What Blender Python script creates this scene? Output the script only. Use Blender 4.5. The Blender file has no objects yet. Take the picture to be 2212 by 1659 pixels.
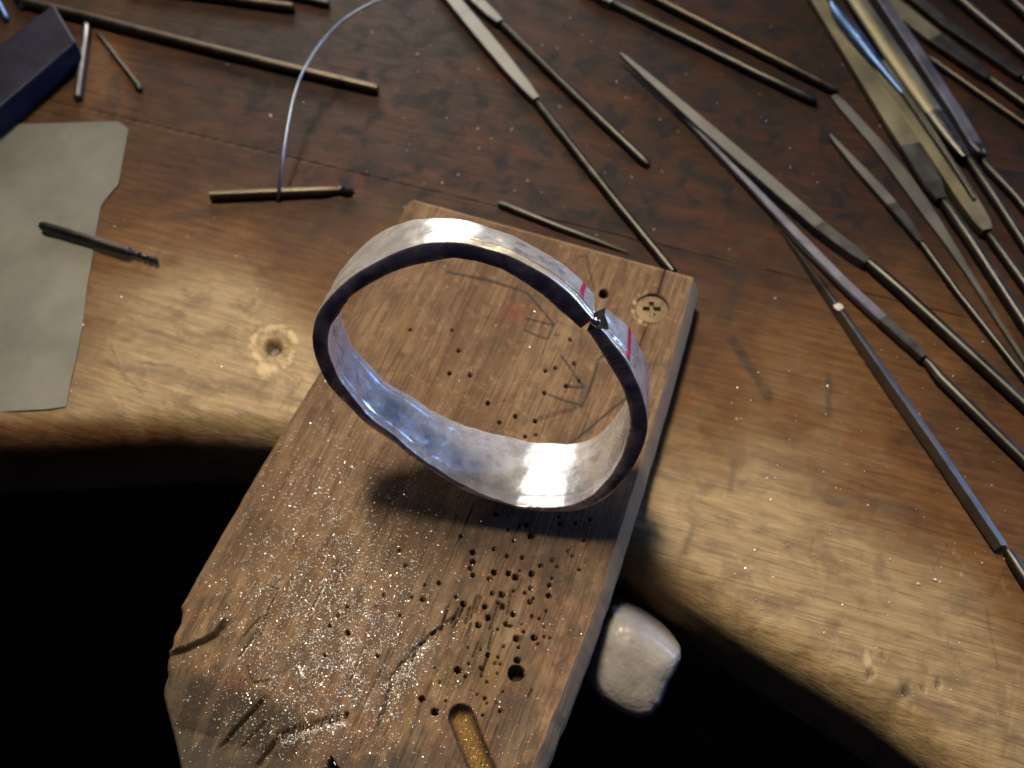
import bpy, bmesh, math, random
import numpy as np
from mathutils import Vector, Matrix
MM = 0.001
random.seed(7); RNG = np.random.default_rng(7)
sc = bpy.context.scene
COL = sc.collection

# ------------------------------------------------------------------ camera, light, exposure
# lengths in millimetres while building, metres in the file.  bench top z = 0, top of the bench pin z = 9
PIN_Z = 9.0
CAM_H = 151.709 + PIN_Z
PITCH = math.radians(57.0)                      # camera looks 57 degrees below the horizon
FPX, PCX, PCY = 2150.0, 1106.0, 829.5           # 35 mm lens on a picture 2212 px wide
V_ = np.array([0, math.cos(PITCH), -math.sin(PITCH)]); U_ = np.array([0, math.sin(PITCH), math.cos(PITCH)]); R_ = np.array([1.0, 0, 0])
CAM = np.array([0, 0, CAM_H])
cam_d = bpy.data.cameras.new('camera'); cam = bpy.data.objects.new('camera', cam_d); COL.objects.link(cam)
cam.location = CAM * MM
cam.rotation_euler = (math.pi / 2 - PITCH, 0, 0)
cam_d.sensor_width = 36; cam_d.lens = 35.0
cam_d.clip_start = 0.004; cam_d.clip_end = 20
cam_d.dof.use_dof = True; cam_d.dof.focus_distance = 0.146; cam_d.dof.aperture_fstop = 25
sc.camera = cam
sc.view_settings.view_transform = 'Standard'; sc.view_settings.look = 'None'
sc.view_settings.exposure = 0.0; sc.view_settings.gamma = 1.0

world = bpy.data.worlds.new('World'); sc.world = world; world.use_nodes = True
world.node_tree.nodes['Background'].inputs[0].default_value = (0.33, 0.35, 0.70, 1)
world.node_tree.nodes['Background'].inputs[1].default_value = 0.055

def area(name, loc, target, w, h, power, col, spread=180):
    d = bpy.data.lights.new(name, 'AREA'); d.shape = 'RECTANGLE'; d.size = w; d.size_y = h
    d.energy = power; d.color = col; d.spread = math.radians(spread)
    o = bpy.data.objects.new(name, d); COL.objects.link(o)
    o.location = loc
    o.rotation_euler = (Vector(target) - Vector(loc)).to_track_quat('-Z', 'Y').to_euler()
    return o
TGT = (0.0, 0.10, 0.01)
# bench lamp: warm, above and behind, a little to the left
area('bench_lamp', (-0.11, 0.385, 0.80), (0.0, 0.035, 0.0), 0.08, 0.28, 0.55, (1.0, 0.82, 0.58), 36)
# pale lit wall / far window behind the bench
area('back_window', (-0.10, 0.85, 0.23), TGT, 0.30, 0.18, 2.3, (1.0, 0.92, 0.82))
# blue daylight from a window on the right
area('side_window', (0.88, 0.44, 0.20), TGT, 0.045, 0.24, 4.0, (0.28, 0.50, 1.0))

# ------------------------------------------------------------------ helpers
def ray(px, py):
    px = np.asarray(px, float)[..., None]; py = np.asarray(py, float)[..., None]
    return (px - PCX) / FPX * R_ - (py - PCY) / FPX * U_ + V_
def at(px, py, z=0.0):
    """point of the horizontal plane z (mm) that stands at photo position px, py"""
    d = ray(px, py); t = (z - CAM_H) / d[..., 2:3]
    return CAM + d * t
def proj(P):
    Q = P - CAM; w = Q @ V_
    return PCX + FPX * (Q @ R_) / w, PCY - FPX * (Q @ U_) / w
def scale_at(px, py, z=0.0):
    d = ray(px, py); return float((z - CAM_H) / d[2]) / FPX    # mm per px (across)

def smooth(e0, e1, x):
    t = np.clip((x - e0) / (e1 - e0), 0, 1); return t * t * (3 - 2 * t)
def hash2(ix, iy, s):
    n = np.sin(ix * 127.1 + iy * 311.7 + s * 74.7) * 43758.5453
    return n - np.floor(n)
def vnoise(x, y, s=0):
    ix = np.floor(x); iy = np.floor(y); fx = x - ix; fy = y - iy
    fx = fx * fx * (3 - 2 * fx); fy = fy * fy * (3 - 2 * fy)
    a = hash2(ix, iy, s); b = hash2(ix + 1, iy, s); c = hash2(ix, iy + 1, s); d = hash2(ix + 1, iy + 1, s)
    return (a * (1 - fx) + b * fx) * (1 - fy) + (c * (1 - fx) + d * fx) * fy
def fbm(x, y, s=0, o=4):
    v = 0; a = 0.5; t = 0
    for i in range(o):
        v = v + a * vnoise(x, y, s + i * 13); t += a; x = x * 2.03; y = y * 2.03; a *= 0.5
    return v / t
def dist_poly(X, Y, pts):
    """distance (px) of points X, Y to a polyline and the running fraction along it"""
    best = np.full(X.shape, 1e9); fr = np.zeros(X.shape); n = len(pts) - 1
    for i in range(n):
        (ax, ay), (bx, by) = pts[i], pts[i + 1]
        L2 = (bx - ax) ** 2 + (by - ay) ** 2
        t = np.clip(((X - ax) * (bx - ax) + (Y - ay) * (by - ay)) / L2, 0, 1)
        d = np.hypot(X - ax - t * (bx - ax), Y - ay - t * (by - ay))
        m = d < best; best[m] = d[m]; fr[m] = (i + t[m]) / n
    return best, fr

def link(o, parent=None):
    COL.objects.link(o)
    if parent is not None: o.parent = parent
    return o
def tag(o, label=None, cat=None, group=None, kind=None):
    for k, v in (('label', label), ('category', cat), ('group', group), ('kind', kind)):
        if v: o[k] = v
    return o
def empty(name, loc=(0, 0, 0)):
    o = bpy.data.objects.new(name, None); o.empty_display_size = 0.005
    o.location = Vector(loc) * MM; return link(o)
def mesh_obj(name, verts, faces, mat, parent=None, smooth_=True, origin=(0, 0, 0), attrs=None):
    me = bpy.data.meshes.new(name)
    V = np.asarray(verts, float) * MM - np.asarray(origin, float) * MM
    if isinstance(faces, np.ndarray) and faces.ndim == 2:
        n = len(faces); k = faces.shape[1]
        me.vertices.add(len(V)); me.vertices.foreach_set('co', V.ravel())
        me.loops.add(n * k); me.loops.foreach_set('vertex_index', faces.ravel().astype(np.int32))
        me.polygons.add(n); me.polygons.foreach_set('loop_start', np.arange(0, n * k, k, dtype=np.int32))
        me.update(calc_edges=True)
    else:
        me.from_pydata([tuple(p) for p in V], [], [tuple(int(i) for i in f) for f in faces]); me.update()
    if attrs:
        for an, arr in attrs.items():
            if arr.shape[1] == 4:
                a = me.attributes.new(an, 'FLOAT_COLOR', 'POINT'); a.data.foreach_set('color', arr.astype(np.float32).ravel())
            else:
                a = me.attributes.new(an, 'FLOAT_VECTOR', 'POINT'); a.data.foreach_set('vector', arr.astype(np.float32).ravel())
    me.validate()
    if smooth_:
        me.polygons.foreach_set('use_smooth', [True] * len(me.polygons))
    if mat: me.materials.append(mat)
    o = bpy.data.objects.new(name, me)
    if parent is None: o.location = Vector(origin) * MM
    return link(o, parent)
def grid_faces(nr, nc, wrap=False):
    r = np.arange(nr - 1)[:, None]; c = np.arange(nc if wrap else nc - 1)[None, :]
    c2 = (c + 1) % nc
    return np.stack([r * nc + c, r * nc + c2, (r + 1) * nc + c2, (r + 1) * nc + c], -1).reshape(-1, 4)

# ------------------------------------------------------------------ materials
class NT:
    def __init__(s, name):
        s.m = bpy.data.materials.new(name); s.m.use_nodes = True; s.t = s.m.node_tree; s.t.nodes.clear()
        s.out = s.n('ShaderNodeOutputMaterial'); s.b = s.n('ShaderNodeBsdfPrincipled')
        s.l(s.b.outputs[0], s.out.inputs[0])
    def n(s, typ, **kw):
        x = s.t.nodes.new(typ)
        for k, v in kw.items(): setattr(x, k, v)
        return x
    def l(s, a, b): s.t.links.new(a, b)
    def set(s, inp, v):
        if hasattr(v, 'is_linked') or isinstance(v, bpy.types.NodeSocket): s.l(v, inp)
        else: inp.default_value = v
    def coord(s): return s.n('ShaderNodeTexCoord').outputs['Object']
    def attr(s, name): return s.n('ShaderNodeAttribute', attribute_name=name)
    def mapping(s, v, scale=(1, 1, 1), rot=(0, 0, 0)):
        m = s.n('ShaderNodeMapping'); s.l(v, m.inputs[0]); m.inputs['Scale'].default_value = scale; m.inputs['Rotation'].default_value = rot
        return m.outputs[0]
    def noise(s, v, scale, detail=5, rough=0.6, dist=0.0):
        x = s.n('ShaderNodeTexNoise'); s.l(v, x.inputs['Vector']); x.inputs['Scale'].default_value = scale
        x.inputs['Detail'].default_value = detail; x.inputs['Roughness'].default_value = rough; x.inputs['Distortion'].default_value = dist
        return x.outputs[0]
    def ramp(s, f, *stops):
        x = s.n('ShaderNodeValToRGB'); s.set(x.inputs[0], f); e = x.color_ramp.elements
        while len(e) < len(stops): e.new(0.5)
        for i, (p, c) in enumerate(stops):
            e[i].position = p; e[i].color = (c, c, c, 1) if isinstance(c, (int, float)) else (*c, 1)
        return x.outputs[0]
    def mix(s, f, a, b, mode='MIX'):
        x = s.n('ShaderNodeMix', data_type='RGBA', blend_type=mode)
        s.set(x.inputs[0], f)
        for i, v in ((6, a), (7, b)):
            s.set(x.inputs[i], (*v, 1) if isinstance(v, tuple) and len(v) == 3 else v)
        return x.outputs[2]
    def math(s, op, a, b=0.0, clamp=False):
        x = s.n('ShaderNodeMath', operation=op, use_clamp=clamp); s.set(x.inputs[0], a); s.set(x.inputs[1], b); return x.outputs[0]
    def sep(s, c):
        x = s.n('ShaderNodeSeparateColor'); s.l(c, x.inputs[0]); return x.outputs
    def bump(s, h, strength=0.5, dist=0.0003, prev=None):
        x = s.n('ShaderNodeBump'); s.set(x.inputs['Height'], h); x.inputs['Strength'].default_value = strength; x.inputs['Distance'].default_value = dist
        if prev is not None: s.l(prev, x.inputs['Normal'])
        return x.outputs[0]
    def fin(s, color=None, rough=None, metal=None, normal=None, spec=None):
        b = s.b.inputs
        if color is not None: s.set(b['Base Color'], (*color, 1) if isinstance(color, tuple) else color)
        if rough is not None: s.set(b['Roughness'], rough)
        if metal is not None: s.set(b['Metallic'], metal)
        if spec is not None: s.set(b['Specular IOR Level'], spec)
        if normal is not None: s.l(normal, b['Normal'])
        return s.m

# bench wood: dark reddish varnish, worn golden in front, with warm light pools painted into the gold
J0, J1 = at(77, 210), at(984, 425)               # the joint between the two bench boards
GR_ANG = math.atan2(J1[1] - J0[1], J1[0] - J0[0])
def mat_bench():
    t = NT('bench_wood'); co = t.coord()
    g = t.mapping(co, (1, 1, 1), (0, 0, -GR_ANG))
    gs = t.mapping(g, (0.10, 1, 1)); gs2 = t.mapping(g, (0.035, 1, 1))
    n1 = t.noise(gs, 900, 6, 0.65, 0.3); n2 = t.noise(gs2, 2600, 4, 0.6); n3 = t.noise(co, 45, 5, 0.6, 0.4)
    n4 = t.noise(co, 160, 6, 0.65, 0.5); n5 = t.noise(co, 700, 5, 0.7)
    r, gch, b = t.sep(t.attr('mask').outputs['Color'])[:3]
    dark = t.mix(t.ramp(n1, (0.3, 0), (0.7, 1)), (0.026, 0.014, 0.011), (0.064, 0.033, 0.023))
    dark = t.mix(t.ramp(n3, (0.42, 0), (0.62, 0.8)), dark, (0.026, 0.019, 0.017))
    dark = t.mix(t.ramp(t.noise(gs, 110, 6, 0.7, 0.8), (0.50, 0), (0.66, 0.7)), dark, (0.085, 0.030, 0.018))
    dark = t.mix(t.ramp(n4, (0.48, 0), (0.62, 0.9)), dark, (0.014, 0.014, 0.017))
    mid = t.mix(t.ramp(n1, (0.3, 0), (0.72, 1)), (0.075, 0.036, 0.016), (0.175, 0.092, 0.040))
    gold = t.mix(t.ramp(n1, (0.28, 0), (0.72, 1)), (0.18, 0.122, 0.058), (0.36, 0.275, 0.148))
    mid = t.mix(t.ramp(n4, (0.54, 0), (0.70, 0.6)), mid, (0.050, 0.032, 0.020))
    n6 = t.noise(gs, 260, 6, 0.7, 0.6)
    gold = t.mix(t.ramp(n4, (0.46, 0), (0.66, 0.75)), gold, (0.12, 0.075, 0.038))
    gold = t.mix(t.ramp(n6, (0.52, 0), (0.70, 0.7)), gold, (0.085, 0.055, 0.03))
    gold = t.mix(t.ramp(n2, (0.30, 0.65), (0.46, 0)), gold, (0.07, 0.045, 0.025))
    wv = t.math('ADD', r, t.math('MULTIPLY', t.math('SUBTRACT', n3, 0.5), 0.55))
    wv = t.math('ADD', wv, t.math('MULTIPLY', t.math('SUBTRACT', n4, 0.5), 0.45))
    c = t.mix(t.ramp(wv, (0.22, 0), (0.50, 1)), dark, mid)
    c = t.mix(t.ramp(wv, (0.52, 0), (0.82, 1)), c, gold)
    c = t.mix(t.math('MULTIPLY', gch, t.ramp(n5, (0.35, 0.55), (0.6, 1.0))), c, (0.020, 0.022, 0.024))
    c = t.mix(t.math('MULTIPLY', b, 0.75), c, (0.55, 0.44, 0.27))
    # dust specks
    vs = t.n('ShaderNodeTexVoronoi'); t.l(co, vs.inputs['Vector']); vs.inputs['Scale'].default_value = 260
    sp = t.math('MULTIPLY', t.ramp(vs.outputs['Distance'], (0.05, 1), (0.10, 0)), t.ramp(t.sep(vs.outputs['Color'])[0], (0.86, 0), (0.9, 0.6)))
    c = t.mix(sp, c, (0.35, 0.33, 0.32))
    h = t.math('ADD', t.math('MULTIPLY', n2, 0.6), t.math('ADD', t.math('MULTIPLY', n1, 0.8), t.math('MULTIPLY', n5, 0.5)))
    nb = t.bump(h, 0.45, 0.0004)
    ro = t.math('ADD', t.ramp(n4, (0.3, 0.36), (0.7, 0.56)), t.math('MULTIPLY', r, 0.04))
    return t.fin(c, ro, 0.0, nb, t.math('ADD', 0.08, t.math('MULTIPLY', t.ramp(wv, (0.45, 0), (0.85, 1)), 0.28)))
def mat_pin():
    t = NT('pin_wood'); pc = t.attr('pc').outputs['Vector']     # u across, v along, in millimetres
    gs = t.mapping(pc, (1, 0.09, 1)); gs2 = t.mapping(pc, (1, 0.035, 1))
    n1 = t.noise(gs, 0.8, 7, 0.7, 0.6); n2 = t.noise(gs2, 3.2, 4, 0.6); n3 = t.noise(pc, 0.07, 5, 0.6, 0.5)
    n4 = t.noise(pc, 0.45, 6, 0.7); n5 = t.noise(gs, 0.22, 4, 0.55, 0.6)
    k = t.sep(t.attr('mask').outputs['Color']); ink, dirt, gold = k[0], k[1], k[2]
    k2 = t.sep(t.attr('mask2').outputs['Color']); red, raw, deep = k2[0], k2[1], k2[2]
    c = t.mix(t.ramp(n1, (0.28, 0), (0.72, 1)), (0.120, 0.078, 0.046), (0.29, 0.202, 0.128))
    c = t.mix(t.ramp(n5, (0.40, 0), (0.66, 0.8)), c, (0.155, 0.094, 0.056))
    c = t.mix(t.ramp(n3, (0.50, 0), (0.72, 0.5)), c, (0.15, 0.075, 0.045))
    c = t.mix(t.ramp(n2, (0.34, 0.8), (0.50, 0)), c, (0.060, 0.032, 0.020))
    n6 = t.noise(t.mapping(pc, (1, 0.12, 1)), 0.16, 6, 0.7, 0.8)
    c = t.mix(t.ramp(n6, (0.46, 0), (0.66, 0.75)), c, (0.085, 0.048, 0.028))
    c = t.mix(t.ramp(n4, (0.54, 0), (0.70, 0.45)), c, (0.36, 0.245, 0.15))
    n7 = t.noise(pc, 0.16, 7, 0.75, 0.8)
    c = t.mix(t.ramp(n7, (0.48, 0), (0.66, 0.7)), c, (0.075, 0.05, 0.036))
    c = t.mix(t.ramp(n7, (0.30, 0.5), (0.44, 0)), c, (0.215, 0.132, 0.076))
    c = t.mix(t.math('MULTIPLY', dirt, t.ramp(n4, (0.30, 0.82), (0.62, 1.0))), c, (0.045, 0.043, 0.038))
    c = t.mix(raw, c, (0.50, 0.36, 0.22))
    c = t.mix(t.math('MULTIPLY', gold, t.ramp(n4, (0.25, 0.4), (0.55, 1.0))), c, (0.20, 0.125, 0.045))
    c = t.mix(red, c, (0.16, 0.030, 0.022))
    c = t.mix(t.math('MULTIPLY', ink, 1.0), c, (0.024, 0.028, 0.028))
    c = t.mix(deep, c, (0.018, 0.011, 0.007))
    h = t.math('ADD', t.math('MULTIPLY', n2, 0.9), t.math('ADD', t.math('MULTIPLY', n1, 0.7), t.math('MULTIPLY', n4, 0.5)))
    return t.fin(c, t.ramp(n4, (0.3, 0.62), (0.7, 0.80)), 0.0, t.bump(h, 0.7, 0.0004), 0.12)
def mat_steel(name, base, rough, var=0.5, cut=None, scale=300, metal=1.0, rust=0.0):
    t = NT(name); co = t.coord(); n = t.noise(co, scale, 5, 0.6); n2 = t.noise(co, scale * 6, 4, 0.6)
    lo = tuple(x * (1 - var) for x in base)
    c = t.mix(t.ramp(n, (0.35, 0), (0.65, 1)), lo, base)
    if rust: c = t.mix(t.ramp(n, (0.52, 0), (0.68, rust)), c, (0.16, 0.09, 0.045))
    h = n2
    if cut:
        w = t.n('ShaderNodeTexWave', wave_type='BANDS', bands_direction='DIAGONAL'); t.l(co, w.inputs[0]); w.inputs['Scale'].default_value = cut
        h = t.math('ADD', t.math('MULTIPLY', n2, 0.5), w.outputs['Fac'])
    return t.fin(c, t.ramp(n, (0.3, rough * 0.85), (0.7, min(1, rough * 1.2))), metal, t.bump(h, 0.12, 0.00006))
def mat_silver():
    t = NT('silver'); k = t.sep(t.attr('mask').outputs['Color'])      # r fire stain, g shade painted on the rim, b filed bare strip
    co = t.coord(); n1 = t.noise(co, 260, 5, 0.6, 0.4); n2 = t.noise(co, 900, 5, 0.65); n3 = t.noise(t.attr('pc').outputs['Vector'], 1.0, 5, 0.6)
    vo = t.n('ShaderNodeTexVoronoi'); t.l(co, vo.inputs['Vector']); vo.inputs['Scale'].default_value = 330
    c = t.mix(t.ramp(n1, (0.35, 0), (0.65, 1)), (0.68, 0.69, 0.74), (0.86, 0.87, 0.91))
    c = t.mix(t.math('MULTIPLY', k[0], t.ramp(n2, (0.35, 0.3), (0.6, 1.0))), c, (0.30, 0.30, 0.36))
    c = t.mix(k[1], c, t.mix(t.ramp(n1, (0.4, 0), (0.62, 1)), (0.20, 0.18, 0.24), (0.42, 0.38, 0.42)))
    c = t.mix(k[2], c, (0.86, 0.80, 0.68))
    ro = t.math('ADD', t.ramp(n1, (0.3, 0.19), (0.7, 0.36)), t.math('MULTIPLY', k[0], 0.15))
    h = t.math('ADD', t.math('MULTIPLY', t.math('SQRT', vo.outputs['Distance']), 0.5), t.math('ADD', t.math('MULTIPLY', n2, 0.35), t.math('MULTIPLY', n3, 0.35)))
    return t.fin(c, ro, 0.70, t.bump(h, 0.30, 0.00030))
def mat_plain(name, a, b, scale, rough, bump=0.3, dist=0.0003, spec=0.5, metal=0.0, sss=0.0):
    t = NT(name); co = t.coord(); n = t.noise(co, scale, 6, 0.6, 0.3); n2 = t.noise(co, scale * 5, 5, 0.6)
    c = t.mix(t.ramp(n, (0.35, 0), (0.65, 1)), a, b)
    if sss:
        t.b.inputs['Subsurface Weight'].default_value = sss; t.b.inputs['Subsurface Radius'].default_value = (0.003, 0.0025, 0.002)
        t.b.inputs['Subsurface Scale'].default_value = 1.0
    return t.fin(c, rough, metal, t.bump(n2, bump, dist), spec)
M_BENCH = mat_bench(); M_PIN = mat_pin(); M_SILVER = mat_silver()
M_ROD = mat_steel('dark_steel', (0.085, 0.085, 0.080), 0.40, 0.35, scale=250)
M_BROWN = mat_steel('browned_steel', (0.105, 0.088, 0.068), 0.40, 0.35, scale=300)
M_CUT = mat_steel('file_cut_steel', (0.21, 0.212, 0.21), 0.50, 0.2, cut=1500, scale=120)
M_OLIVE = mat_steel('warm_sheen_file_steel', (0.29, 0.27, 0.19), 0.55, 0.25, cut=1300, scale=120)  # olive tint puts warm light reflected by the file teeth into the colour
M_SMOOTH = mat_steel('grey_steel', (0.15, 0.15, 0.15), 0.42, 0.3, scale=200)
M_BRIGHT = mat_steel('bright_steel', (0.27, 0.27, 0.29), 0.36, 0.2, scale=300)
M_RUSTY = mat_steel('worn_file_steel', (0.24, 0.24, 0.22), 0.42, 0.3, cut=1500, scale=180, rust=0.5)
M_INDIGO = mat_plain('indigo_block', (0.004, 0.005, 0.018), (0.018, 0.017, 0.042), 130, 0.45, 0.4, spec=0.22)
M_SHEET = mat_plain('grey_sheet', (0.095, 0.100, 0.092), (0.155, 0.160, 0.142), 60, 0.55, 0.25, 0.0002)
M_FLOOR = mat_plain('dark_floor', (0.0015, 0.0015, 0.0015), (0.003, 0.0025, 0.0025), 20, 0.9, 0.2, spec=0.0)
M_WHITE = mat_plain('white_wax', (0.25, 0.24, 0.235), (0.40, 0.385, 0.385), 140, 0.33, 0.35, 0.0006, sss=0.25)
M_SCREW = mat_steel('old_brass_screw', (0.22, 0.165, 0.10), 0.6, 0.5, scale=500, metal=0.6)
M_FLAKE = mat_steel('silver_filings', (0.92, 0.91, 0.90), 0.30, 0.1, scale=300, metal=0.55)
M_BRASSF = mat_steel('brass_filings', (0.80, 0.66, 0.36), 0.28, 0.2, scale=300)
M_MARK = mat_plain('crimson_ink', (0.33, 0.008, 0.05), (0.48, 0.02, 0.09), 900, 0.35, 0.2)
M_LAV = mat_steel('lavender_sheen_steel', (0.24, 0.25, 0.33), 0.46, 0.15, scale=200)  # lavender tint paints the blue window's reflection on the file faces
M_WIRE = mat_steel('wire_steel', (0.20, 0.24, 0.32), 0.35, 0.2, scale=300)
M_BEAD = mat_steel('solder', (0.45, 0.46, 0.50), 0.22, 0.2, scale=300)
M_GAP_SHADE = mat_plain('gap_shade_silver', (0.004, 0.004, 0.006), (0.014, 0.013, 0.016), 900, 0.6, 0.5, spec=0.08)  # near-black colour paints the shade inside the bracelet gap
M_BLUE = mat_steel('blue_and_sheen_steel', (0.12, 0.22, 0.46), 0.42, 0.25, scale=250)  # blue paints the window's reflection on the leaf file; rod tips are blue

# ------------------------------------------------------------------ floor of the knee hole, far below
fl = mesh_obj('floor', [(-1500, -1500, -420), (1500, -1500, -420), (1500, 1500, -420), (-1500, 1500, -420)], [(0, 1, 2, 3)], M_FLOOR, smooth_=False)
tag(fl, kind='structure')

# ------------------------------------------------------------------ workbench: two boards, curved rounded front edge
def catmull(P, n):
    P = np.asarray(P, float); Q = np.vstack([2 * P[0] - P[1], P, 2 * P[-1] - P[-2]])
    seg = np.linalg.norm(np.diff(P, axis=0), axis=1); cum = np.r_[0, np.cumsum(seg)]
    s = np.asarray(n, float) * cum[-1] if not np.isscalar(n) else np.linspace(0, cum[-1], n)
    out = []
    for x in s:
        i = min(int(np.searchsorted(cum, x, side='right') - 1), len(P) - 2); t = (x - cum[i]) / seg[i]
        a, b, c, d = Q[i], Q[i + 1], Q[i + 2], Q[i + 3]
        out.append(0.5 * (2 * b + (c - a) * t + (2 * a - 5 * b + 4 * c - d) * t * t + (3 * b - a - 3 * c + d) * t ** 3))
    return np.array(out)
front_px = [(-900, 1400), (-350, 1060), (-100, 1000), (150, 984), (370, 971), (560, 980), (760, 1005), (950, 1056), (1150, 1140), (1317, 1236),
            (1382, 1270), (1504, 1336), (1646, 1434), (1866, 1572), (1990, 1666), (2150, 1786), (2600, 2126)]
front = at([p[0] for p in front_px], [p[1] for p in front_px], -6.0)[:, :2]
front = catmull(front, 700)
tan = np.gradient(front, axis=0); tan /= np.linalg.norm(tan, axis=1)[:, None]
nrm = np.stack([-tan[:, 1], tan[:, 0]], 1)
k = np.ones(61) / 61
nrm = np.stack([np.convolve(np.pad(nrm[:, i], 30, 'edge'), k, 'valid') for i in (0, 1)], 1); nrm /= np.linalg.norm(nrm, axis=1)[:, None]
rows = []; rows_t = []
NA = (6.5 + 0.0 * smooth(-75, -35, front[:, 0]))[:, None]
for off in (70, 40, 18): rows.append(np.c_[front + nrm * off, np.full(len(front), -24.0)]); rows_t.append(np.full(len(front), -20.0))
for th in np.linspace(-90, 90, 25):
    a = math.radians(th)
    rows.append(np.c_[front + nrm * (NA * (1 - math.cos(a)) if th >= 0 else 2.5 * (1 - math.cos(a))), np.full(len(front), -7.0 + 7.0 * math.sin(a) if th >= 0 else -7.0 + 17.0 * math.sin(a))]); rows_t.append(np.full(len(front), -10 + (th + 90) / 18.0))
P1 = front + nrm * NA
B1 = np.c_[np.linspace(-330, 330, len(front)), np.full(len(front), 400.0)]
L = np.linalg.norm(B1 - P1, axis=1)[:, None]
ts = [0.0]; st = 0.0016
while ts[-1] < 1: ts.append(ts[-1] + st); st *= 1.0065
for t_ in ts[1:]:
    t_ = min(t_, 1.0); rows.append(np.c_[P1 * (1 - t_) + B1 * t_, np.zeros(len(front))]); rows_t.append((L * t_)[:, 0])
BV = np.array(rows); NR, NC = BV.shape[:2]; tt = np.array(rows_t)
BV = BV.reshape(-1, 3); tt = tt.reshape(-1)
px, py = proj(BV)
vis = (BV[:, 2] > -13) & (px > -400) & (px < 2700) & (py > -300) & (py < 2100)
mask = np.zeros((len(BV), 4)); mask[:, 3] = 1
wear_and_pools = 0.27 + 0.40 * np.exp(-np.clip(tt, 0, None) / 17.0) + 0.14 * np.exp(-np.clip(tt, 0, None) / 60.0)
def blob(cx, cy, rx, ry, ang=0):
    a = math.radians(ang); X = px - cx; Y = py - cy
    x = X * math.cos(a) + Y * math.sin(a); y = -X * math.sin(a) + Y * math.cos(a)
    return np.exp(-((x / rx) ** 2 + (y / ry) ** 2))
wear_and_pools += 0.62 * blob(470, 760, 200, 135) + 0.22 * blob(330, 640, 200, 110) + 0.50 * blob(1880, 1340, 340, 170, 38) + 0.25 * blob(230, 150, 60, 120) + 0.14 * blob(1830, 830, 240, 260, 50) + 0.14 * blob(1600, 1030, 160, 260, 50)  # golden blobs mix bare-wood wear with painted pools of lamp light
wear_and_pools -= 0.42 * blob(1250, 240, 620, 250, 10) + 0.16 * blob(700, 300, 150, 120) + 0.28 * blob(2050, 200, 300, 200)
wear_and_pools -= 0.38 * blob(130, 958, 330, 66) + 0.25 * blob(1390, 1240, 110, 40, 30)
mask[:, 0] = np.clip(wear_and_pools, 0, 1.2)
ink = np.zeros(len(BV))
def inkline(pts, w, s=1.0):
    global ink
    d, f = dist_poly(px, py, pts); ww = w * (0.6 + 0.8 * fbm(px / 30, py / 30, 3, 2))
    ink = np.maximum(ink, s * (1 - smooth(ww * 0.5, ww * 1.25, d)))
inkline([(1585, 740), (1625, 800), (1660, 855)], 12, .8); inkline([(1495, 1140), (1478, 1195)], 7, .6); inkline([(1790, 815), (1790, 895)], 8, .7)
inkline([(1585, 1000), (1578, 1060)], 8, .5); inkline([(300, 782), (360, 790), (395, 800)], 4, .7); inkline([(330, 800), (400, 803)], 3, .5)
inkline([(350, 470), (480, 455), (610, 440)], 9, .6); inkline([(530, 550), (570, 590)], 7, .45)
inkline([(880, 330), (960, 270), (1010, 230)], 20, .75); inkline([(1120, 250), (1150, 310)], 22, .55); inkline([(700, 200), (760, 230)], 14, .4)
inkline([(250, 170), (240, 250), (215, 235)], 16, .5); inkline([(330, 160), (420, 190)], 12, .35)
inkline([(1760, 1065), (1850, 1085), (1970, 1110)], 16, .45); inkline([(2330, 260), (2400, 300)], 10, .6); inkline([(2060, 640), (2080, 700)], 12, .55)
inkline([(1600, 600), (1560, 690)], 18, .5); inkline([(1700, 560), (1740, 600)], 14, .5); inkline([(1480, 360), (1560, 400)], 16, .4)
ink *= 0.5 + 0.6 * fbm(px / 14, py / 14, 9, 3)
raw = np.zeros(len(BV)); dz = np.zeros(len(BV))
d = np.hypot(px - 590, (py - 748) * 1.1); an = np.arctan2(py - 748, px - 590)
ring_r = 42 + 16 * fbm(np.cos(an) * 1.6 + 5, np.sin(an) * 1.6 + 5, 2, 3)
raw += (smooth(ring_r - 16, ring_r - 6, d) * (1 - smooth(ring_r, ring_r + 7, d))) * smooth(0.42, 0.56, fbm(px / 11, py / 11, 5, 3))
raw += 0.9 * (1 - smooth(10, 17, np.hypot((px - 571) * 0.8, py - 797))) + 0.5 * smooth(0.62, 0.7, fbm(px / 9, py / 9, 8, 2)) * blob(600, 790, 70, 60)
hole = 1 - smooth(13, 19, d); dz -= 2.2 * hole; ink = np.maximum(ink, 0.9 * hole); dz -= 0.35 * (1 - smooth(30, 46, d))
for cx, cy, r_ in ((1879, 1453, 9), (1957, 1493, 10), (1994, 1489, 6), (1908, 1417, 5), (2025, 1480, 7), (1880, 1415, 4)):
    q = np.hypot(px - cx, (py - cy) * 0.9); hh = 1 - smooth(r_ * 0.6, r_ * 1.15, q); dz -= 0.8 * hh; ink = np.maximum(ink, 0.75 * hh)
raw += 0.8 * (1 - smooth(5, 12, np.hypot(px - 1874, (py - 1424) * 0.45)))
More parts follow.
